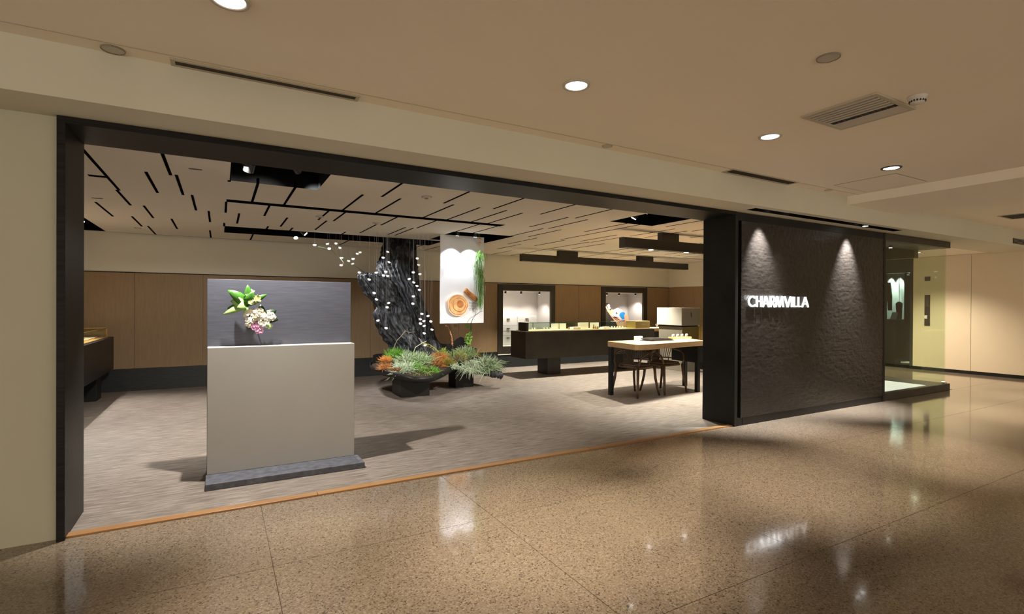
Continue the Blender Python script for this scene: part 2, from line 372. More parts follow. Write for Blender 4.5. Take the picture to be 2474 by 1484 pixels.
bb = struct(box('baseboard_back', 'plinth_dark', (-2.7, 9.89, YB-0.012, YB+0.02, 0, 0.333)))
struct(box('wall_left', 'shop_plaster', (-2.8, -2.7, YF+0.45, YB+0.6, 0, 2.6)))
wr = struct(box('wall_right', 'shop_plaster', (9.89, 9.95, 4.86, YB+0.6, 0, 2.6)))
for a, b in ((8.62, 9.40), (7.83, 8.617), (7.04, 7.827), (6.25, 7.037)): box('panel', 'brown_panel', (9.872, 9.89, a, b, 0.335, 1.762), wr, 0.0015)
struct(box('baseboard_right', 'plinth_dark', (9.868, 9.89, 4.87, YB-0.012, 0, 0.333)))
# ---- wall niches
def niche(name, n, fr):
    r = empty_struct(name)
    f = MB(); x0, x1, z0, z1 = fr
    box('frame_side', 'counter_steel', (x0, n[0], YB-0.03, YB+0.012, z0, z1), r, 0.003); box('frame_side', 'counter_steel', (n[1], x1, YB-0.03, YB+0.012, z0, z1), r, 0.003)
    box('frame_top', 'counter_steel', (n[0], n[1], YB-0.03, YB+0.012, n[3], z1), r, 0.003); box('frame_bottom', 'counter_steel', (n[0], n[1], YB-0.03, YB+0.012, z0, n[2]), r, 0.003)
    d = YB+0.525; t = 0.012
    box('back_lining', 'niche_white', (n[0]+t, n[1]-t, d, d+0.004, n[2]+t, n[3]-t), r)
    box('side_lining', 'niche_white', (n[0]+0.001, n[0]+t, YB+0.013, d+0.004, n[2], n[3]), r); box('side_lining', 'niche_white', (n[1]-t, n[1]-0.001, YB+0.013, d+0.004, n[2], n[3]), r)
    box('top_lining', 'niche_white', (n[0]+t, n[1]-t, YB+0.013, d, n[3]-t, n[3]-0.001), r); box('bottom_lining', 'niche_white', (n[0]+t, n[1]-t, YB+0.013, d, n[2]+0.001, n[2]+t), r)
    return r
n1 = niche('window_2', N1, (4.972, 6.391, 0.295, 1.735)); n2 = niche('window_3', N2, (7.687, 9.111, 0.295, 1.735))
box('ledge_strip', 'white_card', (4.972, 6.391, YB-0.034, YB-0.028, 0.268, 0.286), n1)
# ---- end wall of the corridor with its dark shop front
we = struct(MB().box(XE, XE+0.15, -7, 2.0, 0, ZC).box(XE, XE+0.15, 2.0, 5.30, 0, ZC).build('wall_end', 'vent_paint'))
for a, b in ((-0.66, 1.834), (1.84, 4.334), (4.34, 5.30)): box('stone_panel', 'end_stone', (XE-0.012, XE, a, b, 0.062, ZS+0.012), we, 0.002)
struct(box('baseboard_end', 'black_steel', (XE-0.016, XE, -7, 5.30, 0, 0.062)))

# ---- shop ceiling: boards with grooves and dark recesses cut out
GR = [(-0.81,4.35,5.90),(-0.828,5.885,6.735),(-1.117,6.71,7.70),(-0.352,4.08,4.99),(-0.514,4.96,5.85),(-0.312,4.95,5.835),(-0.238,5.79,6.72),(-0.117,6.69,7.586),(-0.132,8.447,9.38),(-0.71,6.684,7.591),(-0.524,7.55,8.525),(-0.921,7.58,8.494),(-0.848,8.412,9.38),(0.062,4.94,5.00),(0.049,6.0,6.71),(0.04,7.58,7.90),
 (0.278,4.94,5.85),(0.576,4.94,5.85),(1.168,4.937,5.85),(0.447,6.0,6.722),(0.697,6.717,7.54),(0.185,6.688,7.545),(0.553,7.593,7.88),(0.851,7.572,7.88),(1.045,6.0,6.693),(1.222,6.0,6.694),(1.145,6.707,7.597),(1.556,7.59,7.88),(0.42,8.57,9.38),(1.808,8.57,9.38),
 (1.348,4.08,4.942),(1.53,4.931,5.85),(1.98,4.08,4.926),(2.095,4.945,5.85),(2.399,4.948,5.85),(2.557,4.08,4.939),(2.722,4.948,5.85),(2.955,5.0,5.85),(1.821,6.0,6.714),(1.757,6.718,7.598),(2.158,6.73,7.553),(2.271,6.732,7.585),(2.31,6.0,6.72),(2.893,6.0,6.745),(3.165,6.0,6.745),(2.885,6.76,7.74),(3.79,5.86,6.745),(4.241,7.2,7.66),(4.447,7.576,8.448),(4.815,8.546,9.38),(5.261,8.4,9.38),(3.064,8.57,8.985),(3.377,8.582,9.38),
 (3.168,4.08,4.957),(3.663,4.08,4.966),(3.559,4.964,5.836),(3.852,4.975,5.827),(4.053,5.821,6.685),(4.24,6.726,7.16),(4.45,4.94,5.821),(4.665,4.94,6.703),(4.767,6.749,7.656),(5.055,5.835,6.716),(5.29,5.942,6.73),(5.315,4.968,5.836),(5.608,5.019,5.838),(5.235,6.713,8.36),(5.591,6.753,7.707),(5.075,4.15,4.893),(5.689,4.50,5.006),(6.22,4.8,5.511),(6.449,7.044,7.842),(6.832,7.043,7.78),(7.221,7.055,7.69),(7.803,7.063,7.556),(5.98,5.9,6.7),(6.42,5.9,6.75),(6.93,5.85,6.7),(7.5,5.9,6.6),(8.2,6.9,7.7),(8.6,7.1,7.8),(6.0,8.0,8.8),(6.7,8.1,9.0),(7.4,8.0,8.8),(8.1,8.1,9.0),(-1.55,4.4,5.3)]
gw = 0.0115
RC = [(0.065,0.765,4.085,4.94),(0.05,3.20,5.85,5.995),(0.045,3.165,7.88,8.575),(2.90,3.84,6.75,7.745),(4.17,4.87,4.23,4.94),(-2.60,-1.44,7.95,9.34),(5.30,9.80,7.895,7.93),(-0.935,-0.815,5.30,5.37),(-2.6,9.89,9.385,9.43)]
rects = [(x-gw, x+gw, a, b, 0) for x, a, b in GR]+[(a, b, c, d, 1) for a, b, c, d in RC]
ys = sorted(set([YF+0.40, YB+0.03]+[r[2] for r in rects]+[r[3] for r in rects]))
b = MB()
for ya, yb in zip(ys, ys[1:]):
    if yb-ya < 1e-5: continue
    ym = (ya+yb)/2; iv = sorted((r[0], r[1]) for r in rects if r[2] < ym < r[3]); x = -2.7
    for a, c in iv+[(9.89, 9.89)]:
        if a > x+1e-6: b.add([(x,ya,ZI),(x,yb,ZI),(a,yb,ZI),(a,ya,ZI)], [(0,1,2,3)])
        x = max(x, c)
b.cur = 1; b.add([(-2.8,YF+.4,2.66),(9.95,YF+.4,2.66),(9.95,YB+.6,2.66),(-2.8,YB+.6,2.66)], [(0,1,2,3)])
cs = struct(b.build('ceiling_shop', ['shop_ceiling', 'void_black']))
for x0, x1, y0, y1, k in rects:
    h = ZI+(0.045 if k == 0 else 0.22)
    if k and (y1-y0) < 0.06: h = ZI+0.05
    o = MB().add([(x0,y0,ZI-.0015),(x1,y0,ZI-.0015),(x1,y1,ZI-.0015),(x0,y1,ZI-.0015),(x0,y0,h),(x1,y0,h),(x1,y1,h),(x0,y1,h)], [(4,5,6,7),(0,1,5,4),(1,2,6,5),(2,3,7,6),(3,0,4,7)])
    o.build('groove' if k == 0 else 'recess', 'slot_black' if k == 0 else 'void_black', cs)

# ================================================================== CORRIDOR FIXTURES
def downlight(loc, label, group, ring='fixture_trim', lit=True, gain=1.0):
    t = thing('downlight', loc, label, 'downlight', group)
    x, y, z = loc
    MB().lathe([(0.062, -0.002), (0.066, -0.008), (0.080, -0.008), (0.084, 0.0), (0.062, 0.0)], loc, 32).build('ring', ring, t, True)
    MB().lathe([(0.0005, -0.006), (0.061, -0.005), (0.062, 0.0)], loc, 32).build('diffuser', 'lamp_glow', t)
    if lit: spot('downlight_beam', (x, y, z-0.02), (x+(0.6 if gain < 1 else 0), y-0.05, 0), MALL_W*gain, 52, 1.0, WARM, 0.05)
    return t
zl = ZC
downlight((0.03, 2.50, zl), 'round ceiling downlight cut by the top edge of the picture', 'corridor downlights', gain=0.7)
downlight((1.81, 2.45, zl), 'round lit downlight with pale ring near the middle of the corridor ceiling', 'corridor downlights')
downlight((3.625, 2.45, zl), 'round lit downlight between the ceiling cassette and the slot vent by the bulkhead', 'corridor downlights')
downlight((5.41, 2.44, zl), 'round lit downlight with dark ring beside the square access hatch', 'corridor downlights', 'fixture_dark')
for x, y in ((0.9, 0.0), (4.5, 0.2), (8.55, 2.15), (10.2, 2.3), (11.8, 2.5), (8.1, 0.0), (11.2, 0.0), (-0.8, -2.6), (3.0, -2.6), (6.6, -2.6)):
    downlight((x, y, zl), 'round downlight added to the corridor ceiling outside the picture for more light', 'added corridor downlights out of view')  # unseen lamps added to give the corridor more light
for y in (4.75, 6.6): downlight((11.5, y, ZS+0.015), 'round unseen downlight added to the side passage ceiling behind the shop corner', 'added side passage downlights', lit=False); spot('passage_fill_beam', (11.5, y, 2.30), (11.6, y, 0), 260, 120, 0.9, WARM, 0.05)  # unseen lamps put in to brighten the end wall
# linear grilles
def grille(x0, x1, y0, y1, label, slats=True):
    t = thing('slot_vent', ((x0+x1)/2, (y0+y1)/2, ZC), label, 'vent', 'slot vents in the corridor ceiling')
    m = 0.022; z = ZC
    for a in ((x0, x1, y0, y0+m), (x0, x1, y1-m, y1), (x0, x0+m, y0+m, y1-m), (x1-m, x1, y0+m, y1-m)): box('frame_side', 'vent_paint', (*a, z-0.007, z), t, 0.002)
    box('backing', 'vent_dark', (x0+m, x1-m, y0+m, y1-m, z-0.001, z-0.0002), t)
    n = 5
    for k in range(n):
        yy = y0+m+(k+0.5)*(y1-y0-2*m)/n
        box('slat', 'grille_dark', (x0+m, x1-m, yy-0.0022, yy+0.0022, z-0.006, z-0.001), t)
grille(-0.235, 0.752, 3.243, 3.334, 'long cream slot vent with dark slats nearest the camera, above the opening')
grille(4.18, 5.215, 3.19, 3.325, 'long slot vent with dark slats above the right end of the opening', False)
grille(9.53, 10.05, 2.40, 2.98, 'square ceiling vent beyond the crossing beam at the right edge')
v = thing('wall_vent', (11.8, 3.335, 2.40), 'small dark louvred vent in the bulkhead face at the right edge', 'vent')
box('backing', 'vent_dark', (11.32, 12.3, 3.331, 3.335, 2.355, 2.442), v)
for k in range(4): box('louvre', 'slat_paint', (11.33, 12.29, 3.327, 3.331, 2.362+k*0.021, 2.370+k*0.021), v)
# round speakers
for x, y, r, l in ((-0.478, 3.285, 0.052, 'flat round ceiling speaker near the top left beside the slot vent'), (2.735, 1.525, 0.055, 'flat round ceiling speaker above the cassette unit')):
    t = thing('ceiling_speaker', (x, y, ZC), l, 'speaker', 'round ceiling speakers')
    MB().lathe([(r*0.93, -0.003), (r*0.95, -0.007), (r, -0.006), (r*1.02, 0), (r*0.93, 0)], (x, y, ZC), 32).build('rim', 'slat_paint', t, True)
    MB().lathe([(0.001, -0.0045), (r*0.92, -0.0035), (r*0.93, 0)], (x, y, ZC), 32).build('cover', 'fixture_trim', t)
for x, y, l in ((2.713, 3.253, 'tiny round sprinkler cover by the bulkhead above the middle of the opening'), (5.851, 3.251, 'tiny round sprinkler cover by the corner of the crossing beam')):
    t = thing('sprinkler_cover', (x, y, ZC), l, 'sprinkler', 'sprinkler covers')
    MB().lathe([(0.036, -0.001), (0.04, -0.006), (0.043, 0)], (x, y, ZC), 24).build('rim', 'vent_paint', t, True)
    MB().lathe([(0.001, -0.008), (0.03, -0.007), (0.034, 0)], (x, y, ZC), 24).build('cover', 'fixture_trim', t, True)
# cassette unit
t = thing('air_cassette', (3.67, 1.86, ZC), 'rectangular cream ceiling cassette with louvres and one open dark side', 'air conditioner')
x0, x1, y0, y1 = 3.425, 3.92, 1.625, 2.095
for a in ((x0, x1, y0, y0+.03), (x0, x1, y1-.03, y1), (x0, x0+.03, y0+.03, y1-.03), (x1-.03, x1, y0+.03, y1-.03)): box('frame_side', 'vent_paint', (*a, ZC-0.010, ZC), t, 0.003)
for k in range(5): box('louvre', 'fixture_trim', (x0+.034+k*.043, x0+.060+k*.043, y0+.03, y1-.03, ZC-0.012, ZC-0.004), t, 0.002)
box('louvre_backing', 'grille_dark', (x0+.03, x0+.25, y0+.03, y1-.03, ZC-0.002, ZC-0.0005), t)
box('divider', 'fixture_trim', (x0+.25, x0+.275, y0+.03, y1-.03, ZC-0.012, ZC-0.001), t)
box('dark_mouth', 'vent_dark', (x0+.275, x0+.35, y0+.03, y1-.03, ZC-0.003, ZC-0.0005), t)
for k in range(10): box('fan_blade', 'fan_dark', (x0+.28, x0+.34, y0+.05+k*.037, y0+.055+k*.037, ZC-0.008, ZC-0.003), t)
MB().add([(x0+.35,y0+.03,ZC-.001),(x1-.03,y0+.03,ZC-.010),(x1-.03,y1-.03,ZC-.010),(x0+.35,y1-.03,ZC-.001),(x0+.35,y0+.03,ZC),(x1-.03,y0+.03,ZC),(x1-.03,y1-.03,ZC),(x0+.35,y1-.03,ZC)], [(0,3,2,1),(0,1,5,4),(1,2,6,5),(2,3,7,6),(3,0,4,7)]).build('sloped_flap', 'fixture_trim', t)
# smoke detector
t = thing('smoke_detector', (3.71, 1.535, ZC), 'white round smoke detector hanging beside the cassette corner', 'smoke detector')
MB().lathe([(0.052, 0), (0.052, -0.012), (0.040, -0.016), (0.040, -0.03), (0.034, -0.044), (0.001, -0.046)], (3.71, 1.535, ZC), 28).build('body', 'plastic_white', t, True)
for k in range(16):
    a = 2*PI*k/16; c, s = math.cos(a), math.sin(a); q = Vector((3.71+c*0.0385, 1.535+s*0.0385, ZC-0.032))
    MB().box(q.x-.004, q.x+.004, q.y-.004, q.y+.004, q.z-.005, q.z+.005).build('vent_hole', 'print_black', t)
# access hatch
t = thing('access_hatch', (5.97, 2.80, ZC), 'square flush access hatch with thin dark outline beside the crossing beam', 'hatch')
x0, x1, y0, y1 = 5.665, 6.30, 2.515, 3.095
for a in ((x0, x1, y0, y0+.008), (x0, x1, y1-.008, y1), (x0, x0+.008, y0+.008, y1-.008), (x1-.008, x1, y0+.008, y1-.008)): box('outline', 'slat_paint', (*a, ZC-0.002, ZC), t)
box('door_panel', 'ceil_paint', (x0+.008, x1-.008, y0+.008, y1-.008, ZC-0.003, ZC), t)
# lamps in the slot over the sign wall
def small_spot(loc, target, label, group, power, size=50, blend=0.5, col=NEUT, r=0.03, ln=0.07, name='spotlight', parent_glow='spot_glow', top=None):
    t = thing(name, loc, label, 'spotlight', group)
    l = Vector(loc); d = (Vector(target)-l).normalized()
    MB().tube([l-d*ln, l-d*0.002], r, 16).build('housing', 'black_plastic', t, False)
    MB().tube([l-d*0.0015, l], r*0.86, 16).build('lens', parent_glow, t)
    q = l-d*ln; MB().tube([q, (q.x, q.y, max(q.z+0.01, top if top else ZI+0.219))], 0.007, 6).build('stem', 'black_plastic', t)
    if power: spot('spotlight_beam', l+d*0.012, target, power, size, blend, col, r*0.6)
    return t
small_spot((5.20, 3.49, ZS+0.03), (5.24, 3.66, 1.6), 'small spotlight in the slot above the left of the sign wall', 'sign wall spotlights', 700, 60, 1.0, COOL, top=ZS+.138)
small_spot((6.99, 3.49, ZS+0.03), (6.98, 3.66, 1.6), 'small spotlight in the slot above the right of the sign wall', 'sign wall spotlights', 950, 60, 1.0, COOL, top=ZS+.138)
small_spot((7.083, 3.48, ZS-0.004), (7.083, 3.47, 0), 'lit round lamp face showing in the slot above the sign wall', 'sign wall spotlights', 90, 50, 0.8, NEUT, 0.035, top=ZS+.138)
small_spot((5.54, 3.48, ZS+0.05), (5.54, 3.42, 0), 'small dark lamp set in the left part of the slot over the sign wall', 'sign wall spotlights', 90, 50, 0.8, NEUT, 0.03, top=ZS+.138)
# vitrine lamp
small_spot((8.75, 3.95, 2.185), (8.75, 3.95, 0), 'tiny lit spotlight under the glass window header', 'window spotlight', 60, 100, 0.8, NEUT, 0.025, 0.03, top=2.222)

# ================================================================== SHOP SIGN
LH = 0.122; LY = YF-0.03
def stroke(mb, p, q, w=0.0165):
    p = Vector((p[0], 0, p[1])); q = Vector((q[0], 0, q[1])); d = (q-p).normalized(); n = Vector((-d.z, 0, d.x))*w/2
    pts = [p+n, q+n, q-n, p-n]; mb.xz([(v.x, v.z) for v in pts], LY, LY+0.018)
def arc(mb, cx, cz, rx, rz, a0, a1, w=0.015, n=22):
    o = []; i = []
    for k in range(n+1):
        a = math.radians(a0+(a1-a0)*k/n); o.append((cx+rx*math.cos(a), cz+rz*math.sin(a))); i.append((cx+(rx-w)*math.cos(a), cz+(rz-w)*math.sin(a)))
    for k in range(n): mb.xz([o[k], o[k+1], i[k+1], i[k]], LY, LY+0.018)
sg = thing('shop_sign', (5.58, LY, 1.29), 'white lit shop sign of raised capital letters reading CHARMVILLA on the black sign wall', 'sign')
z0 = 1.292; z1 = z0+LH; h = 0.0082
lay = [('C', 5.023, 0.125), ('H', 5.16, 0.095), ('A', 5.266, 0.126), ('R', 5.402, 0.088), ('M', 5.501, 0.154), ('V', 5.665, 0.129), ('I', 5.802, 0.019), ('L', 5.845, 0.075), ('L', 5.93, 0.077), ('A', 6.006, 0.137)]
sc = 1.0
for ch, x, wd in lay:
    m = MB(); X = x
    if ch == 'C': arc(m, X+wd*.56, (z0+z1)/2, wd*.56, LH/2, 42, 318)
    elif ch == 'H': stroke(m, (X+h, z0), (X+h, z1)); stroke(m, (X+wd-h, z0), (X+wd-h, z1)); stroke(m, (X+h, z0+LH*.53), (X+wd-h, z0+LH*.53))
    elif ch == 'A': stroke(m, (X+h, z0), (X+wd/2, z1-.002)); stroke(m, (X+wd/2, z1-.002), (X+wd-h, z0)); stroke(m, (X+wd*.2, z0+LH*.32), (X+wd*.8, z0+LH*.32))
    elif ch == 'R': stroke(m, (X+h, z0), (X+h, z1)); stroke(m, (X+h, z1-h), (X+wd*.5, z1-h)); stroke(m, (X+h, z0+LH*.47), (X+wd*.5, z0+LH*.47)); arc(m, X+wd*.48, z0+LH*.735, wd*.5, LH*.265+h*.5, -90, 90); stroke(m, (X+wd*.42, z0+LH*.47), (X+wd, z0))
    elif ch == 'M': stroke(m, (X+h, z0), (X+wd*.2, z1)); stroke(m, (X+wd*.2, z1), (X+wd/2, z0)); stroke(m, (X+wd/2, z0), (X+wd*.8, z1)); stroke(m, (X+wd*.8, z1), (X+wd-h, z0))
    elif ch == 'V': stroke(m, (X+h, z1), (X+wd/2, z0)); stroke(m, (X+wd/2, z0), (X+wd-h, z1))
    elif ch == 'I': stroke(m, (X+h, z0), (X+h, z1))
    elif ch == 'L': stroke(m, (X+h, z0), (X+h, z1)); stroke(m, (X, z0+h), (X+wd, z0+h))
    m.build('letter', 'letter_glow', sg)

# ================================================================== END OF CORRIDOR
t = thing('lift_call_station', (XE-0.02, 5.05, 1.2), 'tall narrow dark call panel on the stone wall seen through the glass', 'panel')
box('plate', 'fixture_dark', (XE-0.022, XE-0.012, 5.0, 5.095, 0.915, 1.55), t, 0.002)
box('screen', 'grille_dark', (XE-0.025, XE-0.022, 5.02, 5.075, 1.30, 1.47), t)
box('notice', 'white_card', (XE-0.026, XE-0.022, 5.045, 5.095, 1.06, 1.13), t)
t = thing('floor_indicator', (XE-0.02, 5.05, 1.88), 'small dark square indicator above the call panel', 'panel')
box('plate', 'fixture_dark', (XE-0.022, XE-0.012, 5.0, 5.095, 1.838, 1.927), t, 0.002); box('display', 'grille_dark', (XE-0.024, XE-0.022, 5.015, 5.08, 1.86, 1.905), t)
# the neighbouring dark shop front
ns = empty_struct('wall_neighbour')
box('back', 'shop_dark', (14.3, 14.4, 5.0, 9.6, 0, 2.6), ns); box('side', 'shop_dark', (12.86, 14.3, 5.15, 5.2, 0, 2.6), ns); box('side', 'shop_dark', (12.72, 14.3, 9.5, 9.6, 0, 2.6), ns)
box('lid', 'shop_dark', (12.72, 14.3, 5.2, 9.5, 2.42, 2.5), ns); box('fascia', 'shop_dark', (12.70, 12.80, 5.302, 9.5, 2.03, 2.335), ns)
box('end_post', 'shop_dark', (12.69, 12.74, 5.302, 5.36, 0, 2.03), ns); box('glass_pane', 'glass_smoke', (12.715, 12.727, 5.36, 7.4, 0.0, 2.03), ns); box('glass_pane', 'glass_smoke', (12.715, 12.727, 7.41, 9.5, 0.0, 2.03), ns)
t = thing('lit_backdrop', (14.1, 6.26, 0), 'pale backdrop panel washed by two lamps in the dark neighbouring shop', 'panel')
box('sheet', 'panel_grey', (14.12, 14.15, 6.08, 6.44, 0.55, 2.2), t); box('foot', 'black_steel', (14.05, 14.2, 6.06, 6.46, 0.004, 0.55), t)
for y in (6.17, 6.35): small_spot((13.98, y, 2.30), (14.13, y, 1.2), 'small lamp washing the pale backdrop in the neighbouring shop', 'neighbour lamps', 420, 34, 0.4, COOL, 0.025, top=2.42)
for y, z, x in ((5.66, 1.85, 13.4), (5.60, 1.80, 13.2), (5.78, 1.78, 13.6)): small_spot((x, y, z+.25), (x, y, 0), 'small glowing spot standing in for a reflection at the dark neighbouring shop', 'stand-in reflections at the neighbouring shop', 10, 70, 0.6, NEUT, 0.03, top=2.42)  # glowing spots added to mimic reflections, not ceiling lamps
t = thing('hanging_coat', (13.6, 6.38, 1.0), 'dark coat hanging beside the pale backdrop in the neighbouring shop', 'coat')
def garment(t, name, m, x, y, z0, z1, w):
    mb = MB(); prof = [(0, .30), (.12, .34), (.5, .40), (.78, .46), (.9, .5), (.96, .3), (1, .08)]
    rings = []
    for f, ww in prof:
        rings.append([(x+0.09*math.cos(a)*(.6+.4*ww), y+w*ww*math.sin(a), z0+(z1-z0)*f) for a in [2*PI*i/14 for i in range(14)]])
    mb.add([p for r in rings for p in r], [(i*14+k, i*14+(k+1) % 14, (i+1)*14+(k+1) % 14, (i+1)*14+k) for i in range(len(prof)-1) for k in range(14)]+[tuple(range(13,-1,-1)), tuple(range((len(prof)-1)*14, len(prof)*14))])
    mb.build(name, m, t, True)
garment(t, 'body', 'coat_dark', 13.62, 6.38, 1.0, 1.95, 0.42); MB().tube([(13.62,6.38,1.94),(13.62,6.38,2.0),(13.62,6.40,2.03),(13.62,6.38,2.40)], 0.006, 6).build('hanger_hook', 'chrome', t)
for y in (6.19, 6.57): MB().tube([(13.60,y,1.86),(13.58,y+(y-6.38)*.25,1.55),(13.58,y+(y-6.38)*.3,1.22)], [.06,.055,.045], 8).build('sleeve', 'coat_dark', t, True)
t = thing('red_garment', (13.75, 6.02, 1.0), 'dark red garment hanging low before the pale backdrop', 'garment')
garment(t, 'body', 'garment_red', 13.75, 6.02, 1.0, 1.42, 0.14); MB().tube([(13.75,6.02,1.41),(13.75,6.02,2.40)], 0.005, 6).build('strap', 'chrome', t)
t = thing('dark_counter', (13.3, 6.4, 0), 'low dark counter in front of the clothes in the neighbouring shop', 'counter')
box('body', 'shop_dark', (13.1, 13.5, 5.80, 7.0, 0.12, 0.98), t, 0.004); box('top', 'black_plastic', (13.08, 13.52, 5.78, 7.02, 0.98, 1.02), t, 0.004); box('foot', 'shop_dark', (13.15, 13.45, 5.85, 6.95, 0.004, 0.12), t)
t = thing('tablet_stand', (13.2, 5.9, 1.02), 'small tilted card standing on the dark neighbouring counter', 'card')
MB().add([(13.2,5.84,1.021),(13.2,5.96,1.021),(13.26,5.94,1.18),(13.26,5.82,1.18),(13.212,5.84,1.021),(13.212,5.96,1.021),(13.272,5.94,1.18),(13.272,5.82,1.18)], [(0,1,2,3),(4,7,6,5),(0,4,5,1),(1,5,6,2),(2,6,7,3),(3,7,4,0)]).build('card', 'panel_grey', t)
box('foot', 'black_plastic', (13.215, 13.30, 5.86, 5.94, 1.02, 1.028), t)

# ================================================================== PEDESTAL IN THE OPENING
pd = thing('display_stand', (0.44, 4.4, 0.004), 'freestanding pale display block with slate-blue back panel and base, in the opening', 'display stand')
box('base', 'stand_base', (-0.09, 1.0, 4.13, 4.62, 0.004, 0.05), pd, 0.004)
box('front_block', 'stand_white', (-0.083, 0.968, 4.36, 4.498, 0.051, 0.978), pd, 0.0025)
box('back_panel', 'stand_blue', (-0.087, 0.967, 4.50, 4.56, 0.05, 1.487), pd, 0.002)
# flowers fixed to the back panel
fw = thing('flower_arrangement', (0.2, 4.47, 1.2), 'arrangement of green lily leaves with cream, white and pink flowers on the slate-blue panel', 'flowers')
def leaf(mb, base, tip, w, up=(0, -1, 0), bend=0.25, n=7, fold=0.25):
    base, tip, up = Vector(base), Vector(tip), Vector(up).normalized(); d = tip-base; L = d.length; d.normalize()
    side = d.cross(up).normalized(); nn = side.cross(d).normalized(); vs = []
    for i in range(n+1):
        f = i/n; wd = w*math.sin(PI*min(1, f*0.93+0.05))**0.8*(1-0.25*f); c = base+d*L*f+nn*bend*L*math.sin(PI*f*0.8)
        vs += [c-side*wd+nn*wd*fold, c, c+side*wd+nn*wd*fold]
    fs = []
    for i in range(n):
        a = 3*i; fs += [(a, a+1, a+4, a+3), (a+1, a+2, a+5, a+4)]
    mb.add(vs, fs)
C0 = Vector((0.176, 4.40, 1.285))
for tip, w, m, by in (((0.041,4.37,1.400),.036,'leaf',0),((0.06,4.36,1.318),.042,'leaf_pale',0),((0.178,4.40,1.446),.026,'leaf',0),((0.215,4.36,1.402),.034,'leaf',0),((0.318,4.38,1.374),.022,'leaf',0),((0.012,4.36,1.214),.022,'leaf_pale',0),((0.046,4.40,1.262),.022,'leaf',0),((0.150,4.34,1.222),.016,'leaf_pale',0),((0.11,4.42,1.37),.03,'leaf_dark',0),((0.10,4.33,1.265),.03,'leaf_pale',0),((0.385,4.42,1.25),.03,'leaf_dark',1),((0.396,4.42,1.17),.03,'leaf_dark',1),((0.35,4.36,1.095),.018,'leaf_pale',1),((0.19,4.42,1.10),.02,'leaf_dark',1),((0.27,4.40,1.30),.03,'leaf_dark',1)):
    mb = MB(); leaf(mb, C0 if not by else (0.27, 4.42, 1.18), tip, w*1.3, (0.15, -1, 0.2)); o = mb.build('leaf', m, fw, True)
    sm = o.modifiers.new('thick', 'SOLIDIFY'); sm.thickness = 0.0015
def blossom(mb, c, r, np_=5, tilt=0.6):
    c = Vector(c); ax = Vector((random.uniform(-.6, .6), -1, random.uniform(-.3, .6))).normalized(); s = ax.orthogonal().normalized(); q = ax.cross(s)
    for k in range(np_):
        a = 2*PI*k/np_+random.uniform(-.2, .2); d = s*math.cos(a)+q*math.sin(a); sd = ax.cross(d)
        p0 = c; p1 = c+d*r*.55+sd*r*.42+ax*r*.18; p2 = c+d*r+ax*r*tilt*.5; p3 = c+d*r*.55-sd*r*.42+ax*r*.18
        mb.add([p0, p1, p2, p3], [(0, 1, 2, 3)])
def cluster(name, m, c, R, n, r):
    mb = MB()
    for k in range(n):
        v = Vector((random.gauss(0, 1), random.gauss(0, .6)-.5, random.gauss(0, 1))).normalized()
        blossom(mb, Vector(c)+v*R*Vector((1, .8, 1)).length/1.7, r)
    return mb.build(name, m, fw, True)
cluster('cream_blossoms', 'petal_cream', (0.205, 4.38, 1.205), 0.045, 34, 0.018); cluster('cream_blossoms', 'petal_cream', (0.256, 4.37, 1.222), 0.04, 30, 0.018)
cluster('cream_blossoms', 'petal_cream', (0.193, 4.38, 1.150), 0.025, 16, 0.016); cluster('white_blossoms', 'petal_white', (0.288, 4.36, 1.165), 0.034, 26, 0.018)
cluster('white_blossoms', 'petal_white', (0.340, 4.37, 1.205), 0.03, 22, 0.017); cluster('pink_blossoms', 'petal_pink', (0.236, 4.36, 1.128), 0.026, 22, 0.014)
cluster('pink_blossoms', 'petal_pink', (0.262, 4.36, 1.095), 0.024, 22, 0.014); cluster('white_blossoms', 'petal_white', (0.33, 4.37, 1.128), 0.018, 10, 0.014)
cluster('green_buds', 'petal_green', (0.245, 4.35, 1.335), 0.018, 10, 0.022); cluster('green_buds', 'petal_green', (0.205, 4.36, 1.31), 0.014, 8, 0.016); cluster('white_blossoms', 'petal_white', (0.213, 4.38, 1.40), 0.010, 6, 0.012); cluster('white_blossoms', 'petal_white', (0.175, 4.37, 1.37), 0.012, 6, 0.014)
for a, b2 in (((.176,4.40,1.285),(.20,4.495,1.20)),((.27,4.42,1.18),(.22,4.495,1.20)),((.2,4.40,1.2),(.21,4.495,1.19)),((.245,4.36,1.33),(.18,4.42,1.28))): MB().tube([a, b2], 0.004, 6).build('stem', 'stem', fw)
MB().lathe([(0.02, 0), (0.02, -0.03), (0.012, -0.034)], (0.21, 4.50, 1.20), 12, 'Y').build('wall_holder', 'black_steel', fw, True)

for o_ in fw.children:      # press the arrangement close to the panel
    for v_ in o_.data.vertices: v_.co.y = 0.027-(0.027-v_.co.y)*0.5

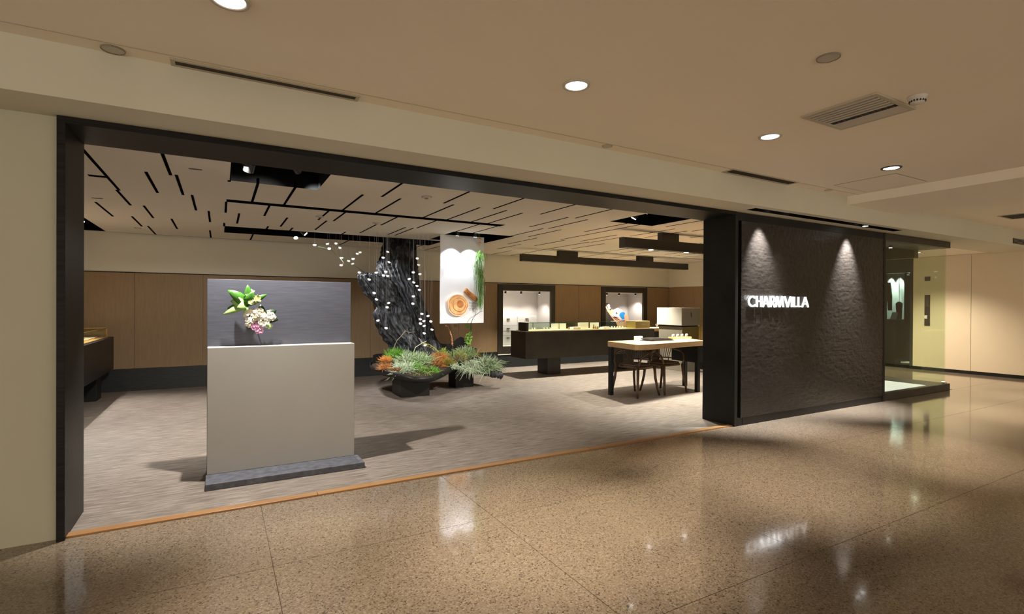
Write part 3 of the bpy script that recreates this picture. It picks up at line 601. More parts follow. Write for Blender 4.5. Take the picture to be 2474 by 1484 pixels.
# ================================================================== CHARRED TREE TRUNK
def loft(mb, secs, n=120, m=150, amp=0.05, seed=0.0, cap=True):
    # secs: (z, x left, x right, y centre, y radius); smooth interpolation along the height
    secs = sorted(secs); zs = [s[0] for s in secs]
    def at(z):
        for i in range(len(secs)-1):
            if zs[i] <= z <= zs[i+1]:
                t = (z-zs[i])/(zs[i+1]-zs[i]); t = t*t*(3-2*t)
                return [secs[i][k]*(1-t)+secs[i+1][k]*t for k in range(5)]
        return list(secs[-1])
    vs = []; fs = []
    for j in range(m+1):
        z = zs[0]+(zs[-1]-zs[0])*j/m; _, xl, xr, yc, ry = at(z); cx, rx = (xl+xr)/2, (xr-xl)/2
        for k in range(n):
            a = 2*PI*k/n; tw = a+0.5*(z-1)
            p = Vector((math.cos(tw)*3.2, math.sin(tw)*3.2, z*1.1+seed)); q = Vector((math.cos(tw)*7.5+3, math.sin(tw)*7.5, z*2.3+seed))
            g = 1-abs(noise.noise(p))*2.2; g2 = 1-abs(noise.noise(q))*2.4; l = noise.noise(Vector((math.cos(a)*1.1, math.sin(a)*1.1, z*2.0+seed+9)))
            r = 1+amp*(g*0.9+g2*0.75)/max(rx, .1)-amp*1.0/max(rx, .1)+0.10*l
            vs.append((cx+rx*r*math.cos(a), yc+ry*r*math.sin(a), z))
    for j in range(m):
        for k in range(n):
            a = j*n+k; b = j*n+(k+1) % n; fs.append((a, b, b+n, a+n))
    if cap: fs += [tuple(range(n-1,-1,-1)), tuple(range(m*n, (m+1)*n))]
    mb.add(vs, fs)
tr = thing('tree_trunk', (2.5, 7.8, 0.28), 'massive charred black tree trunk rising from the planter into the ceiling', 'tree')
mb = MB(); loft(mb, [(0.28,2.35,3.16,7.85,.30),(0.6,2.35,3.09,7.85,.30),(0.9,2.36,2.96,7.85,.28),(1.12,2.34,2.88,7.84,.27),(1.31,2.30,2.80,7.83,.26),(1.53,2.22,2.745,7.84,.26),(1.72,2.14,2.72,7.88,.26),(1.9,2.12,2.72,7.94,.26),(2.1,2.19,2.735,8.02,.25),(2.34,2.25,2.775,8.14,.235),(2.54,2.26,2.79,8.20,.23)])
mb.build('main_trunk', 'char', tr, True)
mb = MB(); loft(mb, [(0.28,2.34,2.85,7.68,.26),(0.55,2.30,2.78,7.68,.26),(0.68,2.24,2.72,7.68,.26),(0.78,2.15,2.68,7.67,.26),(0.9,2.06,2.62,7.66,.25),(1.06,2.0,2.55,7.65,.24),(1.165,1.98,2.5,7.64,.22),(1.27,2.03,2.45,7.64,.20),(1.36,1.96,2.38,7.63,.19),(1.47,1.84,2.32,7.62,.19),(1.58,1.77,2.27,7.61,.18),(1.66,1.73,2.2,7.60,.16),(1.72,1.74,2.12,7.60,.13),(1.755,1.80,2.02,7.60,.07),(1.768,1.86,1.95,7.60,.02)], 110, 140, 0.052, 4.0)
mb.build('broken_limb', 'char', tr, True)

# ================================================================== GLASS LIGHTS ON WIRES
HANG = [(1.199, 8.0, 2.164), (1.38, 8.0, 2.196), (1.405, 8.0, 2.123), (1.499, 8.0, 2.207), (1.557, 8.0, 2.146), (1.582, 8.0, 1.995), (1.576, 8.0, 1.884), (1.682, 8.0, 1.954), (1.752, 8.0, 1.989), (1.743, 8.0, 1.914), (1.813, 8.0, 2.071), (1.855, 8.0, 2.095), (1.845, 8.0, 1.784)]
TL = [(2.094, 7.35, 2.059), (2.029, 7.35, 1.971), (2.116, 7.35, 1.912), (1.932, 7.35, 1.753), (2.068, 7.35, 1.771), (2.034, 7.35, 1.716), (2.096, 7.35, 1.711), (1.831, 7.35, 1.653), (1.903, 7.35, 1.462), (1.936, 7.35, 1.372), (2.111, 7.35, 1.322), (2.09, 7.35, 1.26), (1.958, 7.35, 1.07), (2.075, 7.35, 0.96)]
TR = [(2.555, 7.4, 1.989), (2.578, 7.4, 1.896), (2.494, 7.4, 1.779), (2.597, 7.4, 1.757), (2.434, 7.4, 1.679), (2.502, 7.4, 1.631), (2.554, 7.4, 1.579), (2.591, 7.4, 1.52), (2.496, 7.4, 1.423), (2.489, 7.4, 1.313)]
TRL = [(2.576, 7.25, 1.164), (2.672, 7.25, 1.133), (2.552, 7.25, 1.088), (2.609, 7.25, 1.059), (2.716, 7.25, 1.051), (2.555, 7.25, 1.021), (2.613, 7.25, 0.987), (2.735, 7.25, 0.931), (2.614, 7.25, 0.878), (2.629, 7.25, 0.702)]
def light_cup(loc, label, group, ztop):
    x, y, z = loc; t = thing('glass_light', loc, label, 'light', group)
    tl = random.uniform(-.35, .35); tl2 = random.uniform(.1, .6)
    rot = Matrix.Rotation(tl, 3, 'Y') @ Matrix.Rotation(tl2, 3, 'X')
    def R_(mb): mb.v = [tuple(Vector(loc)+rot @ (Vector(p)-Vector(loc))) for p in mb.v]; return mb
    R_(MB().lathe([(.004, -.015), (.014, -.0125), (.022, -.005), (.0245, .004), (.022, .0085), (.0185, .005), (.010, -.003), (.002, -.006)], loc, 14)).build('cup', 'bulb_glass', t, True)
    R_(MB().sphere((x, y, z+.001), .009, 8, 6)).build('lamp', 'bulb_glow', t.children[0], True)
    MB().tube([(x, y, z), (x, y, ztop)], 0.0009, 4).build('wire', 'wire', t)
ORD = ['highest', 'second highest', 'third highest', 'fourth highest', 'fifth highest', 'sixth highest', 'seventh highest', 'eighth highest', 'ninth highest', 'tenth highest', 'eleventh highest', 'twelfth highest', 'thirteenth highest', 'fourteenth highest']
for pts_, where, grp, zt in ((HANG, 'glass light in the loose cluster hanging left of the trunk', 'glass lights left of the trunk', ZI+0.2), (TL, 'glass light hanging before the left half of the trunk', 'glass lights before the left of the trunk', ZI), (TR, 'glass light along the upper right edge of the trunk', 'glass lights on the upper right of the trunk', ZI), (TRL, 'glass light of the low cluster right of the trunk, above the planter', 'glass lights low right of the trunk', ZI)):
    for k, p in enumerate(sorted(pts_, key=lambda q: -q[2])): light_cup(p, ORD[k]+' '+where, grp, zt)
t = thing('bare_branch', (1.6, 8.0, 2.0), 'thin bare branch arching from the cluster of glass lights to the broken limb', 'branch')
MB().tube([(1.22,8.0,2.15),(1.42,8.0,2.12),(1.55,7.98,2.0),(1.72,7.9,1.9),(1.9,7.72,1.74)], [.0015,.002,.0025,.003,.005], 6).build('main_stem', 'leaf_dark', t, True)
MB().tube([(1.55,7.98,2.0),(1.60,7.96,1.93),(1.58,7.95,1.88)], [.003,.003,.002], 6).build('side_stem', 'twig', t, True)

# ================================================================== HANGING BANNER
bn = thing('hanging_banner', (3.165, 7.1, 1.03), 'tall white hanging banner lit by two lamps, with a wood slice fixed on it', 'banner')
box('sheet', 'banner_white', (2.803, 3.514, 7.10, 7.115, 1.027, 2.335), bn)
for x in (2.9, 3.42): MB().tube([(x, 7.107, 2.33), (x, 7.107, ZI+0.2)], 0.0015, 5).build('wire', 'wire', bn)
# faint lines of print
for k, (z, wdt) in enumerate(((1.335,.11),(1.315,.15),(1.292,.12),(1.268,.14),(1.244,.10),(1.222,.07))): box('print_line', 'grey_print', (3.27, 3.27+wdt, 7.0975, 7.1, z, z+0.006), bn)
ws = thing('wood_slice', (3.07, 7.07, 1.296), 'round slice of tree with growth rings fixed low on the white banner', 'wood slice')
def wob(rad, y0, y1, name, m, ph=0.0, cx=3.07, cz=1.296):
    pts = [(cx+rad*(1+.035*math.sin(3*a+ph)+.02*math.sin(7*a+1.3*ph))*math.cos(a), cz+rad*(1+.03*math.cos(2*a+ph))*math.sin(a)) for a in [2*PI*k/48 for k in range(48)]]
    MB().xz(pts, y0, y1).build(name, m, ws)
wob(.166, 7.055, 7.10, 'bark', 'bark_ring', .4); wob(.150, 7.053, 7.056, 'dark_ring', 'heart_wood', .9); wob(.143, 7.051, 7.054, 'outer_wood', 'ring_wood', .2)
wob(.105, 7.0495, 7.052, 'ring', 'heart_wood', 1.4, 3.085, 1.30); wob(.097, 7.048, 7.050, 'inner_wood', 'ring_wood', 1.0, 3.083, 1.302); wob(.055, 7.0465, 7.0485, 'heart', 'heart_wood', 2.0, 3.10, 1.312)
wc = thing('wood_chunk', (3.27, 7.06, 1.44), 'small slanted piece of bark beside the wood slice on the banner', 'wood piece')
mb = MB(); a = math.radians(-38); ca, sa = math.cos(a), math.sin(a)
mb.xz([(3.285+u*ca-v2*sa, 1.45+u*sa+v2*ca) for u, v2 in ((-.12,-.03),(-.05,-.038),(.06,-.034),(.125,-.03),(.13,.02),(.05,.036),(-.04,.03),(-.125,.034))], 7.05, 7.10); mb.build('bark', 'chunk_wood', wc, bevel=0.006)
mb = MB(); mb.xz([(3.285+u*ca-v2*sa, 1.45+u*sa+v2*ca) for u, v2 in ((-.09,-.012),(.08,-.016),(.1,.006),(-.08,.014))], 7.044, 7.052); mb.build('split_face', 'heart_wood', wc)
# trailing plant on a cord
hp = thing('trailing_plant', (3.4, 7.0, 2.0), 'long trailing green plant hanging on a cord along the right of the banner', 'plant')
MB().tube([(3.393,7.0,ZI+.2),(3.393,7.0,2.10)], 0.0015, 5).build('cord', 'twig', hp)
for z, r in ((2.292, .022), (2.228, .026)): MB().sphere((3.394, 7.0, z), r, 12, 8, (1, 1, .75)).build('wooden_bead', 'tray_wood', hp, True)
random.seed(21); strands = [[] for _ in range(2)]
mg, mgl = MB(), MB()
for k in range(420):
    f = random.random(); z = 2.13-f*0.80; wd = 0.028+0.055*math.sin(PI*min(1, f*1.15+.1))
    x = 3.40+random.gauss(0, wd*.55)+0.01*math.sin(z*9); y = 7.0+random.gauss(0, .022)
    L = random.uniform(.07, .16); dx = random.gauss(0, .018)
    (mg if random.random() < .6 else mgl).tube([(x, y, z), (x+dx*.6, y-.005, z-L*.5), (x+dx, y-.012, z-L)], [.0035, .003, .0008], 3, False)
mg.build('dark_strands', 'tuft_green', hp, True); mgl.build('pale_strands', 'tuft_silver2', hp, True)
t = thing('bent_twig', (3.35, 7.0, 1.05), 'thin dark twig curving up from the green vine before the banner corner', 'twig')
MB().tube([(3.37,7.25,.86),(3.28,7.05,1.03),(3.288,7.0,1.10),(3.33,7.0,1.15),(3.413,7.0,1.20),(3.453,7.0,1.29)], [.005,.005,.004,.004,.003,.002], 6).build('main_stem', 'leaf_dark', t, True)
MB().tube([(3.413,7.0,1.20),(3.45,6.99,1.21)], [.003,.0015], 5).build('side_stem', 'leaf_dark', t, True)
# ================================================================== PLANTER
pl = thing('planter', (2.7, 7.3, 0.004), 'low curving black steel planter tray on two block legs', 'planter')
RIM = [(1.981, 7.9, 0.394), (1.925, 7.6, 0.403), (1.895, 7.35, 0.416), (1.969, 7.0, 0.403), (2.135, 6.75, 0.368), (2.288, 6.65, 0.334), (2.488, 6.68, 0.327), (2.681, 6.8, 0.347), (2.916, 7.0, 0.388), (3.13, 7.2, 0.425), (3.285, 7.35, 0.434), (3.42, 7.38, 0.40), (3.62, 7.34, 0.36), (3.78, 7.42, .35), (3.86, 7.6, .37), (3.80, 7.9, .42), (3.55, 8.1, .46), (3.1, 8.2, .48), (2.6, 8.25, .49), (2.3, 8.2, .48), (2.08, 8.08, .44)]
def crom(P, n=6):
    out = []; N_ = len(P)
    for i in range(N_):
        p0, p1, p2, p3 = (Vector(P[(i+k-1) % N_]) for k in range(4))
        for j in range(n):
            t_ = j/n; out.append(0.5*((2*p1)+(p2-p0)*t_+(2*p0-5*p1+4*p2-p3)*t_*t_+(3*p1-p0-3*p2+p3)*t_**3))
    return out
rim = crom(RIM); n = len(rim); cen = sum(rim, Vector())/n
mb = MB(); vs = []
for p in rim:
    d = (Vector((cen.x, cen.y, 0))-Vector((p.x, p.y, 0))).normalized()*0.012
    hh = 0.085
    vs += [p, p-Vector((0, 0, hh)), p+d-Vector((0, 0, hh)), p+d]
mb.add(vs, [(4*i+k, 4*((i+1) % n)+k, 4*((i+1) % n)+(k+1) % 4, 4*i+(k+1) % 4) for i in range(n) for k in range(4)])
mb.build('rim_band', 'black_steel', pl, True)
mb = MB(); vs = [(p.x, p.y, p.z-.08) for p in rim]+[(cen.x, cen.y, .30)]; mb.add(vs, [(i, (i+1) % n, n) for i in range(n)]); mb.build('tray_floor', 'black_steel', pl)
mb = MB(); vs = [(p.x+(cen.x-p.x)*.02, p.y+(cen.y-p.y)*.02, p.z-.035) for p in rim]+[(p.x+(cen.x-p.x)*.45, p.y+(cen.y-p.y)*.45, .44) for p in rim]+[(cen.x, cen.y+.1, .47)]
mb.add(vs, [(i, (i+1) % n, n+(i+1) % n, n+i) for i in range(n)]+[(n+i, n+(i+1) % n, 2*n) for i in range(n)]); mb.build('soil', 'soil', pl, True)
box('leg', 'black_steel', (2.19, 2.605, 6.99, 7.43, 0.004, 0.29), pl, 0.003); box('leg', 'black_steel', (3.198, 3.505, 7.43, 7.73, 0.004, 0.335), pl, 0.003)
# raised wavy back fin
fin = [(2.80,.76),(2.895,.734),(3.032,.703),(3.171,.661),(3.289,.651),(3.372,.676),(3.432,.73),(3.505,.767),(3.553,.749),(3.60,.658),(3.66,.60),(3.75,.585),(3.80,.55)]
mb = MB(); mb.xz(fin+[(3.82,.40),(2.8,.40)], 7.93, 7.95); mb.build('back_fin', 'black_steel', pl)
mb = MB(); mb.xz([(2.04,.36),(2.06,.52),(2.12,.535),(2.26,.535),(2.32,.60),(2.42,.66),(2.5,.36)], 7.99, 8.01); mb.build('back_fin', 'black_steel', pl)
lg = thing('charred_log', (3.65, 7.22, 0.2), 'short charred log sloping down from the right end of the planter', 'log')
random.seed(5); mb = MB(); P = [(3.36,7.36,.33),(3.5,7.30,.285),(3.65,7.24,.24),(3.78,7.19,.205),(3.88,7.16,.175)]
pts = []; rr = []
for i in range(33):
    f = i/32*4; k = min(3, int(f)); u = f-k; pts.append(Vector(P[k]).lerp(Vector(P[k+1]), u)); rr.append((.068-.018*f/4)*(1+.10*math.sin(i*1.9)+.08*random.uniform(-1, 1)))
mb.tube(pts, rr, 18, True); mb.v = [tuple(Vector(v)+Vector((0, 0, 1))*noise.noise(Vector(v)*24)*.016) for v in mb.v]; mb.build('wood', 'char', lg, True)
mb = MB(); mb.tube([(3.80,7.24,.25),(3.87,7.20,.23),(3.90,7.17,.19)], [.03,.028,.012], 10); mb.build('knot', 'char', lg, True)
# tufts
def tuft(name, c, r, n, ms, label, droop=0.3, thin=0.004, up=0.7, seed=1, h=1.0, cat='plant'):
    r *= 1.22; n = int(n*1.7); random.seed(seed); t = thing(name, (c[0], c[1], c[2]-r*.7), label, cat, 'plants in the planter'); mbs = [MB() for _ in ms]
    base = Vector((c[0], c[1], c[2]-r*.75))
    for k in range(n):
        d = Vector((random.gauss(0, 1), random.gauss(0, 1), abs(random.gauss(0, 1))*h+up*.4)).normalized()
        b0 = base+Vector((random.gauss(0, .3)*r, random.gauss(0, .3)*r, random.uniform(-.1, .25)*r)); L = r*random.uniform(.9, 1.6)
        e1 = b0+d*L*.55; e2 = b0+d*L; e2.z -= droop*L*random.uniform(.2, 1)
        mbs[random.randrange(len(ms))].tube([b0, e1, e2], [thin*.9, thin, thin*.25], 3, False)
    for mb_, m in zip(mbs, ms): mb_.build('foliage', m, t, True)
    return t
tuft('moss_dome', (2.254,7.45,.575), .105, 420, ['tuft_green'], 'bright green domed grass tuft at the left back of the planter', .05, .003, 1.0, 11)
tuft('moss_dome', (2.33,7.30,.50), .07, 130, ['tuft_brown', 'tuft_orange'], 'rusty tuft right under the bright green dome', .05, .003, 1.0, 31)
tuft('dry_tuft', (2.06,7.3,.53), .062, 150, ['tuft_orange'], 'small orange tuft at the far left of the planter', .1, .0025, 1.0, 12)
tuft('dry_tuft', (1.99,7.1,.455), .068, 170, ['tuft_brown', 'tuft_orange'], 'rusty brown tuft at the left rim of the planter', .25, .003, .5, 13)
tuft('dry_tuft', (2.10,6.95,.42), .06, 130, ['tuft_brown'], 'dull brown tuft low on the front left rim', .3, .003, .4, 32)
tuft('air_plant', (2.388,7.3,.54), .135, 330, ['tuft_silver', 'tuft_silver2'], 'large silvery tuft left of the planter centre', .25, .0045, .6, 14)
tuft('air_plant', (2.554,7.25,.53), .135, 330, ['tuft_silver2', 'tuft_green2', 'tuft_silver'], 'large grey-green tuft in front of the trunk', .25, .0045, .6, 15)
tuft('air_plant', (2.224,7.0,.44), .125, 320, ['tuft_silver'], 'pale silvery tuft spreading over the front left rim', .45, .0045, .3, 16)
tuft('leafy_plant', (2.408,7.0,.44), .09, 200, ['tuft_green', 'tuft_silver2'], 'small green tuft between the two big silver ones', .3, .004, .5, 17)
tuft('fern', (2.43,6.93,.40), .115, 260, ['tuft_green', 'tuft_green2'], 'feathery green plant at the front rim', .5, .0035, .2, 18)
tuft('fern', (2.60,6.93,.39), .082, 180, ['tuft_green'], 'small bright green plant at the front rim, right of the feathery one', .4, .004, .3, 19)
tuft('moss_mound', (2.886,7.35,.515), .09, 340, ['tuft_orange'], 'orange moss mound behind the planter centre', .15, .003, .7, 20)
tuft('moss_mound', (2.76,7.12,.46), .08, 300, ['tuft_orange', 'tuft_brown'], 'orange-brown moss mound at the planter centre', .15, .003, .7, 21)
tuft('moss_mound', (2.935,7.15,.45), .075, 320, ['moss_olive'], 'olive moss ball near the inward curve of the rim', .1, .003, .8, 22)
tuft('leafy_plant', (3.225,7.5,.52), .12, 280, ['tuft_green2', 'tuft_silver2', 'tuft_yellow'], 'mixed green tuft behind the crest of the rim', .25, .004, .7, 23)
tuft('air_plant', (3.48,7.65,.57), .11, 260, ['tuft_silver', 'tuft_green2'], 'pale tuft under the climbing vine', .2, .0045, .7, 24)
tuft('leafy_plant', (3.20,7.37,.475), .095, 220, ['tuft_silver2', 'tuft_brown'], 'grey-brown grassy tuft just inside the rim crest', .2, .0035, .8, 25)
tuft('air_plant', (3.353,7.24,.40), .13, 300, ['tuft_silver'], 'silver tuft drooping over the rim above the right leg', .7, .0045, .1, 26)
tuft('air_plant', (3.66,7.32,.42), .17, 420, ['tuft_silver', 'tuft_silver2'], 'biggest silver tuft at the right end over the log', .45, .005, .4, 27)
tuft('dry_tuft', (3.63,7.7,.51), .07, 150, ['tuft_orange', 'tuft_brown'], 'orange tuft behind the biggest silver tuft', .2, .003, .6, 28)
tuft('succulent', (3.05,7.72,.56), .085, 140, ['tuft_yellow', 'tuft_green2'], 'yellow-green spiky plant beside the trunk foot', .2, .005, .7, 29)
tuft('air_plant', (3.02,7.06,.41), .06, 120, ['tuft_silver'], 'small silver tuft on the rising front rim', .4, .004, .3, 33)
# sprig, twigs, stalk, vine
t = thing('yellow_sprig', (2.75, 7.2, 0.65), 'yellow-green feathery sprig leaning right from the trunk foot', 'plant', 'plants in the planter')
MB().tube([(2.577,7.2,.737),(2.68,7.2,.714),(2.785,7.2,.641),(2.84,7.2,.58)], .004, 6).build('stem', 'tuft_yellow', t, True)
mb = MB(); random.seed(4)
for k in range(70):
    f = random.random(); p = Vector((2.577,7.2,.737)).lerp(Vector((2.82,7.2,.60)), f); mb.tube([p, p+Vector((random.gauss(.01, .012), random.gauss(0, .012), random.gauss(.0, .016)))], [.0025, .0008], 3, False)
mb.build('needles', 'tuft_yellow', t, True)
t = thing('pale_twig', (2.16, 7.2, 0.6), 'bent pale twig rising out of the bright green dome', 'twig')
MB().tube([(2.15,7.25,.60),(2.159,7.2,.722),(2.188,7.2,.788),(2.256,7.2,.853),(2.314,7.2,.924),(2.364,7.2,.90),(2.454,7.2,.904)], [.004,.004,.004,.0035,.0035,.003,.002], 6).build('main_stem', 'twig', t, True)
MB().tube([(2.314,7.2,.924),(2.335,7.19,.945)], [.003,.001], 5).build('side_stem', 'twig', t, True)
t = thing('forked_twig', (2.45, 7.1, 0.6), 'forked white twig before the trunk foot', 'twig')
MB().tube([(2.41,7.15,.60),(2.431,7.1,.691),(2.531,7.1,.75),(2.60,7.1,.775)], [.004,.004,.0035,.002], 6).build('main_stem', 'petal_cream', t, True); MB().tube([(2.531,7.1,.75),(2.48,7.1,.824)], [.003,.0015], 5).build('side_stem', 'petal_cream', t, True)
t = thing('dry_stalk', (3.1, 7.35, 0.5), 'tall dry pinkish stalk with curled seed head in the planter', 'plant')
MB().tube([(3.105,7.35,.50),(3.105,7.35,.66)], .006, 6).build('stem', 'leaf_dark', t, True)
mb = MB(); random.seed(9); P = [(3.104,7.35,.68),(3.098,7.35,.76),(3.09,7.35,.83),(3.062,7.35,.90),(3.03,7.35,.975),(2.992,7.35,.98)]
for k in range(150):
    f = random.random()*4.99; i = int(f); p = Vector(P[i]).lerp(Vector(P[i+1]), f-i); v = Vector((random.gauss(0, 1), random.gauss(0, 1), random.gauss(0, 1))).normalized()*random.uniform(.008, .026)
    mb.tube([p, p+v*.6, p+v], [.005, .006, .001], 4, False)
mb.tube(P, .006, 6); mb.build('seed_head', 'stalk', t, True)
t = thing('green_vine', (3.35, 7.3, 0.6), 'slender green vine with small leaves climbing below the banner', 'plant')
MB().tube([(3.33,7.32,.55),(3.341,7.3,.696),(3.352,7.3,.778),(3.374,7.3,.84),(3.385,7.3,.92),(3.391,7.3,.965)], .0035, 6).build('stem', 'stem', t, True)
random.seed(3); mb = MB()
for k in range(34):
    f = random.random(); z = .69+.17*f if k < 30 else .95+.02*f; p = Vector((3.345+.02*f+random.gauss(0, .01), 7.3+random.gauss(0, .02), z)); d = Vector((random.gauss(0, 1), random.gauss(0, .7), random.gauss(.1, .5))).normalized()
    leaf(mb, p, p+d*.05, .017, (0, -1, .5), .15, 4)
mb.build('leaves', 'tuft_green', t, True)

# ================================================================== MAIN COUNTER
ct = thing('jewellery_counter', (6.3, 8.15, 0.004), 'long black floating jewellery counter on block legs below the hanging light beam', 'counter')
box('body', 'counter_steel', (4.735, 7.86, 7.88, 8.42, 0.335, 0.826), ct, 0.004)
box('leg', 'counter_steel', (5.318, 5.613, 8.05, 8.40, 0.004, 0.335), ct, 0.003); box('leg', 'counter_steel', (7.15, 7.45, 8.05, 8.40, 0.004, 0.335), ct, 0.003)
box('wood_top', 'oak', (4.84, 7.86, 7.93, 8.40, 0.826, 0.838), ct, 0.002)
box('wood_return', 'oak', (7.862, 8.78, 7.95, 8.40, 0.764, 0.832), ct, 0.004); box('return_body', 'counter_steel', (7.87, 8.70, 8.05, 8.36, 0.335, 0.764), ct, 0.003); box('return_leg', 'counter_steel', (8.25, 8.55, 8.1, 8.35, 0.004, 0.335), ct, 0.003)
gc = thing('glass_case', (6.1, 8.08, 0.838), 'long low glass case with black end block along the counter top', 'display case')
box('end_block', 'counter_steel', (4.79, 4.839, 7.95, 8.24, 0.8385, 0.985), gc, 0.003)
box('front_glass', 'glass_clear', (4.84, 7.40, 7.95, 7.956, 0.8385, 0.978), gc); box('back_glass', 'glass_clear', (4.84, 7.40, 8.234, 8.24, 0.8385, 0.978), gc); box('top_glass', 'glass_clear', (4.84, 7.40, 7.95, 8.24, 0.979, 0.985), gc)
for x in (4.845, 5.10): box('corner_post', 'black_steel', (x, x+0.008, 8.225, 8.233, 0.8385, 0.978), gc)
box('back_rail', 'black_steel', (4.853, 5.9, 8.226, 8.233, 0.965, 0.975), gc)
MB().box(4.84, 7.40, 7.948, 7.9495, 0.979, 0.985).build('glass_edge', 'glass_edge', gc)
gb = thing('gold_box', (7.6, 8.09, 0.838), 'olive-gold sign box with a small pale logo at the right end of the glass case', 'box')
box('body', 'gold_box', (7.405, 7.797, 7.95, 8.24, 0.8385, 0.983), gb, 0.003)
for k in range(10): box('logo_letter', 'gold_print', (7.565+k*.0125, 7.573+k*.0125, 7.9485, 7.95, 0.908, 0.922), gb)
# pieces in the case
random.seed(2)
def card(x, y, w, h, label, m='white_card', z=0.8385):
    t = thing('jewellery_card', (x, y, z), label, 'card', 'cards in the glass case')
    box('sheet', m, (x-w/2, x+w/2, y, y+0.006, z, z+h), t, 0.001); box('foot', m, (x-w/2, x+w/2, y+0.006, y+0.05, z, z+0.004), t)
card(5.55, 8.15, .17, .115, 'white card left of centre in the glass case'); card(5.73, 8.15, .15, .115, 'white card just right of the first in the glass case')
card(6.22, 8.15, .26, .125, 'wide white card with gold pieces before it in the glass case'); card(6.52, 8.18, .22, .12, 'pale card behind the gold bottles in the glass case', 'cabinet_white')
def ring_stand(x, y, label, z=0.8385, s=1.0, m='white_gloss', grp='ring stands in the glass case'):
    t = thing('ring_stand', (x, y, z), label, 'ring stand', grp)
    MB().lathe([(.020*s, 0), (.020*s, .008*s), (.013*s, .014*s), (.015*s, .036*s), (.009*s, .044*s)], (x, y, z), 12).build('block', m, t, True)
    MB().lathe([(.0152*s, .028*s), (.0175*s, .030*s), (.0175*s, .033*s), (.0152*s, .035*s)], (x, y, z), 12).build('ring', 'brass', t, True)
for x, l in ((4.98, 'first'), (5.03, 'second')): ring_stand(x, 8.05, l+' of the two white ring stands at the far left of the glass case')
for k in range(5): ring_stand(5.235+k*.068, 8.05, ['first', 'second', 'third', 'fourth', 'fifth'][k]+' white ring stand in the left row of the glass case')
for k in range(5): ring_stand(6.86+k*.07, 8.05, ['first', 'second', 'third', 'fourth', 'fifth'][k]+' white ring stand in the right row of the glass case')
t = thing('ring_tray', (5.95, 8.05, 0.8385), 'low white tray of rings in the middle of the glass case', 'tray', 'trays in the glass case'); box('tray', 'white_gloss', (5.87, 6.05, 8.0, 8.12, .8385, .885), t, .004)
for k in range(4): MB().lathe([(.008, 0), (.010, .006), (.008, .012)], (5.90+k*.04, 8.04, .885), 10).build('ring', 'brass', t, True)
t = thing('ring_tray', (6.72, 8.07, 0.8385), 'white tray with copper rings right of the gold bottles', 'tray', 'trays in the glass case'); box('tray', 'white_gloss', (6.62, 6.80, 8.02, 8.14, .8385, .872), t, .004)
for k in range(4): MB().lathe([(.010, 0), (.013, .008), (.010, .016)], (6.65+k*.04, 8.06, .872), 10).build('ring', 'brass', t, True)
for x, h, l in ((5.80, .055, 'short gold figure beside the white cards in the glass case'), (6.40, .085, 'tallest gold bottle in the glass case'), (6.45, .06, 'middle gold bottle in the glass case'), (6.50, .05, 'shortest gold bottle in the glass case')):
    t = thing('gold_bottle', (x, 8.05, .8385), l, 'bottle', 'gold pieces in the glass case')
    MB().lathe([(.016, 0), (.018, h*.1), (.017, h*.55), (.008, h*.7), (.008, h*.85)], (x, 8.05, .8385), 12).build('body', 'brass', t, True); MB().lathe([(.010, h*.85), (.010, h)], (x, 8.05, .8385), 10).build('stopper', 'fixture_dark', t)
# branch shaped jewellery holders on the wooden return
for x, l, hh in ((8.10, 'white branch-shaped jewellery holder, left one on the wooden counter end', .075), (8.27, 'white loop-shaped jewellery holder, right one on the wooden counter end', .065)):
    t = thing('jewellery_holder', (x, 8.05, .832), l, 'jewellery holder', 'holders on the counter end')
    MB().lathe([(.03, 0), (.03, .006), (.006, .01)], (x, 8.05, .832), 14).build('foot', 'white_gloss', t, True); MB().tube([(x, 8.05, .835), (x+.004, 8.05, .832+hh), (x, 8.05, .832+hh*1.25)], .006, 8).build('stem', 'white_gloss', t, True)
    MB().tube([(x, 8.05, .832+hh*.55), (x-.035, 8.05, .832+hh*.8), (x-.03, 8.05, .832+hh)], .005, 8).build('arm', 'white_gloss', t, True); MB().tube([(x, 8.05, .832+hh*.6), (x+.035, 8.05, .832+hh*.75), (x+.03, 8.05, .832+hh*1.05), (x, 8.05, .832+hh)], .005, 8).build('arm', 'white_gloss', t, True)
t = thing('folded_brochure', (8.5, 8.1, .832), 'folded dark brochure lying on the wooden counter end', 'brochure')
MB().xz([(8.40, .833), (8.47, .862), (8.58, .838), (8.58, .833), (8.47, .854), (8.41, .832)], 8.0, 8.2).build('cover', 'print_black', t); box('page', 'white_card', (8.46, 8.62, 8.02, 8.2, .8325, .837), t)
# white cabinet on a plinth
cb = thing('white_cabinet', (8.17, 7.55, 0.004), 'white box cabinet with a vertical pull on a pale glass-fronted plinth', 'cabinet')
box('box', 'cabinet_white', (7.907, 8.42, 7.20, 7.86, 0.912, 1.262), cb, 0.004); fd = box('front_door', 'cabinet_grey', (7.912, 8.415, 7.192, 7.199, 0.917, 1.257), cb, 0.002)
box('handle', 'fixture_dark', (8.155, 8.17, 7.184, 7.192, 1.08, 1.17), fd, 0.002); box('shadow_gap', 'black_steel', (7.93, 8.40, 7.23, 7.84, 0.885, 0.912), cb)
box('plinth', 'cabinet_grey', (7.95, 8.42, 7.22, 7.85, 0.004, 0.885), cb, 0.004); box('plinth_glass', 'glass_warm', (7.93, 8.44, 7.19, 7.196, 0.30, 0.88), cb)
gs = thing('glass_shelf_unit', (8.95, 7.1, 0.004), 'tall clear glass showcase with thin shelves at the edge of the sign wall', 'display case')
for z in (0.55, 0.80, 0.99, 1.22): box('shelf', 'glass_edge' if z in (1.22,) else 'glass_warm', (8.55, 9.3, 6.9, 7.3, z, z+.008), gs)
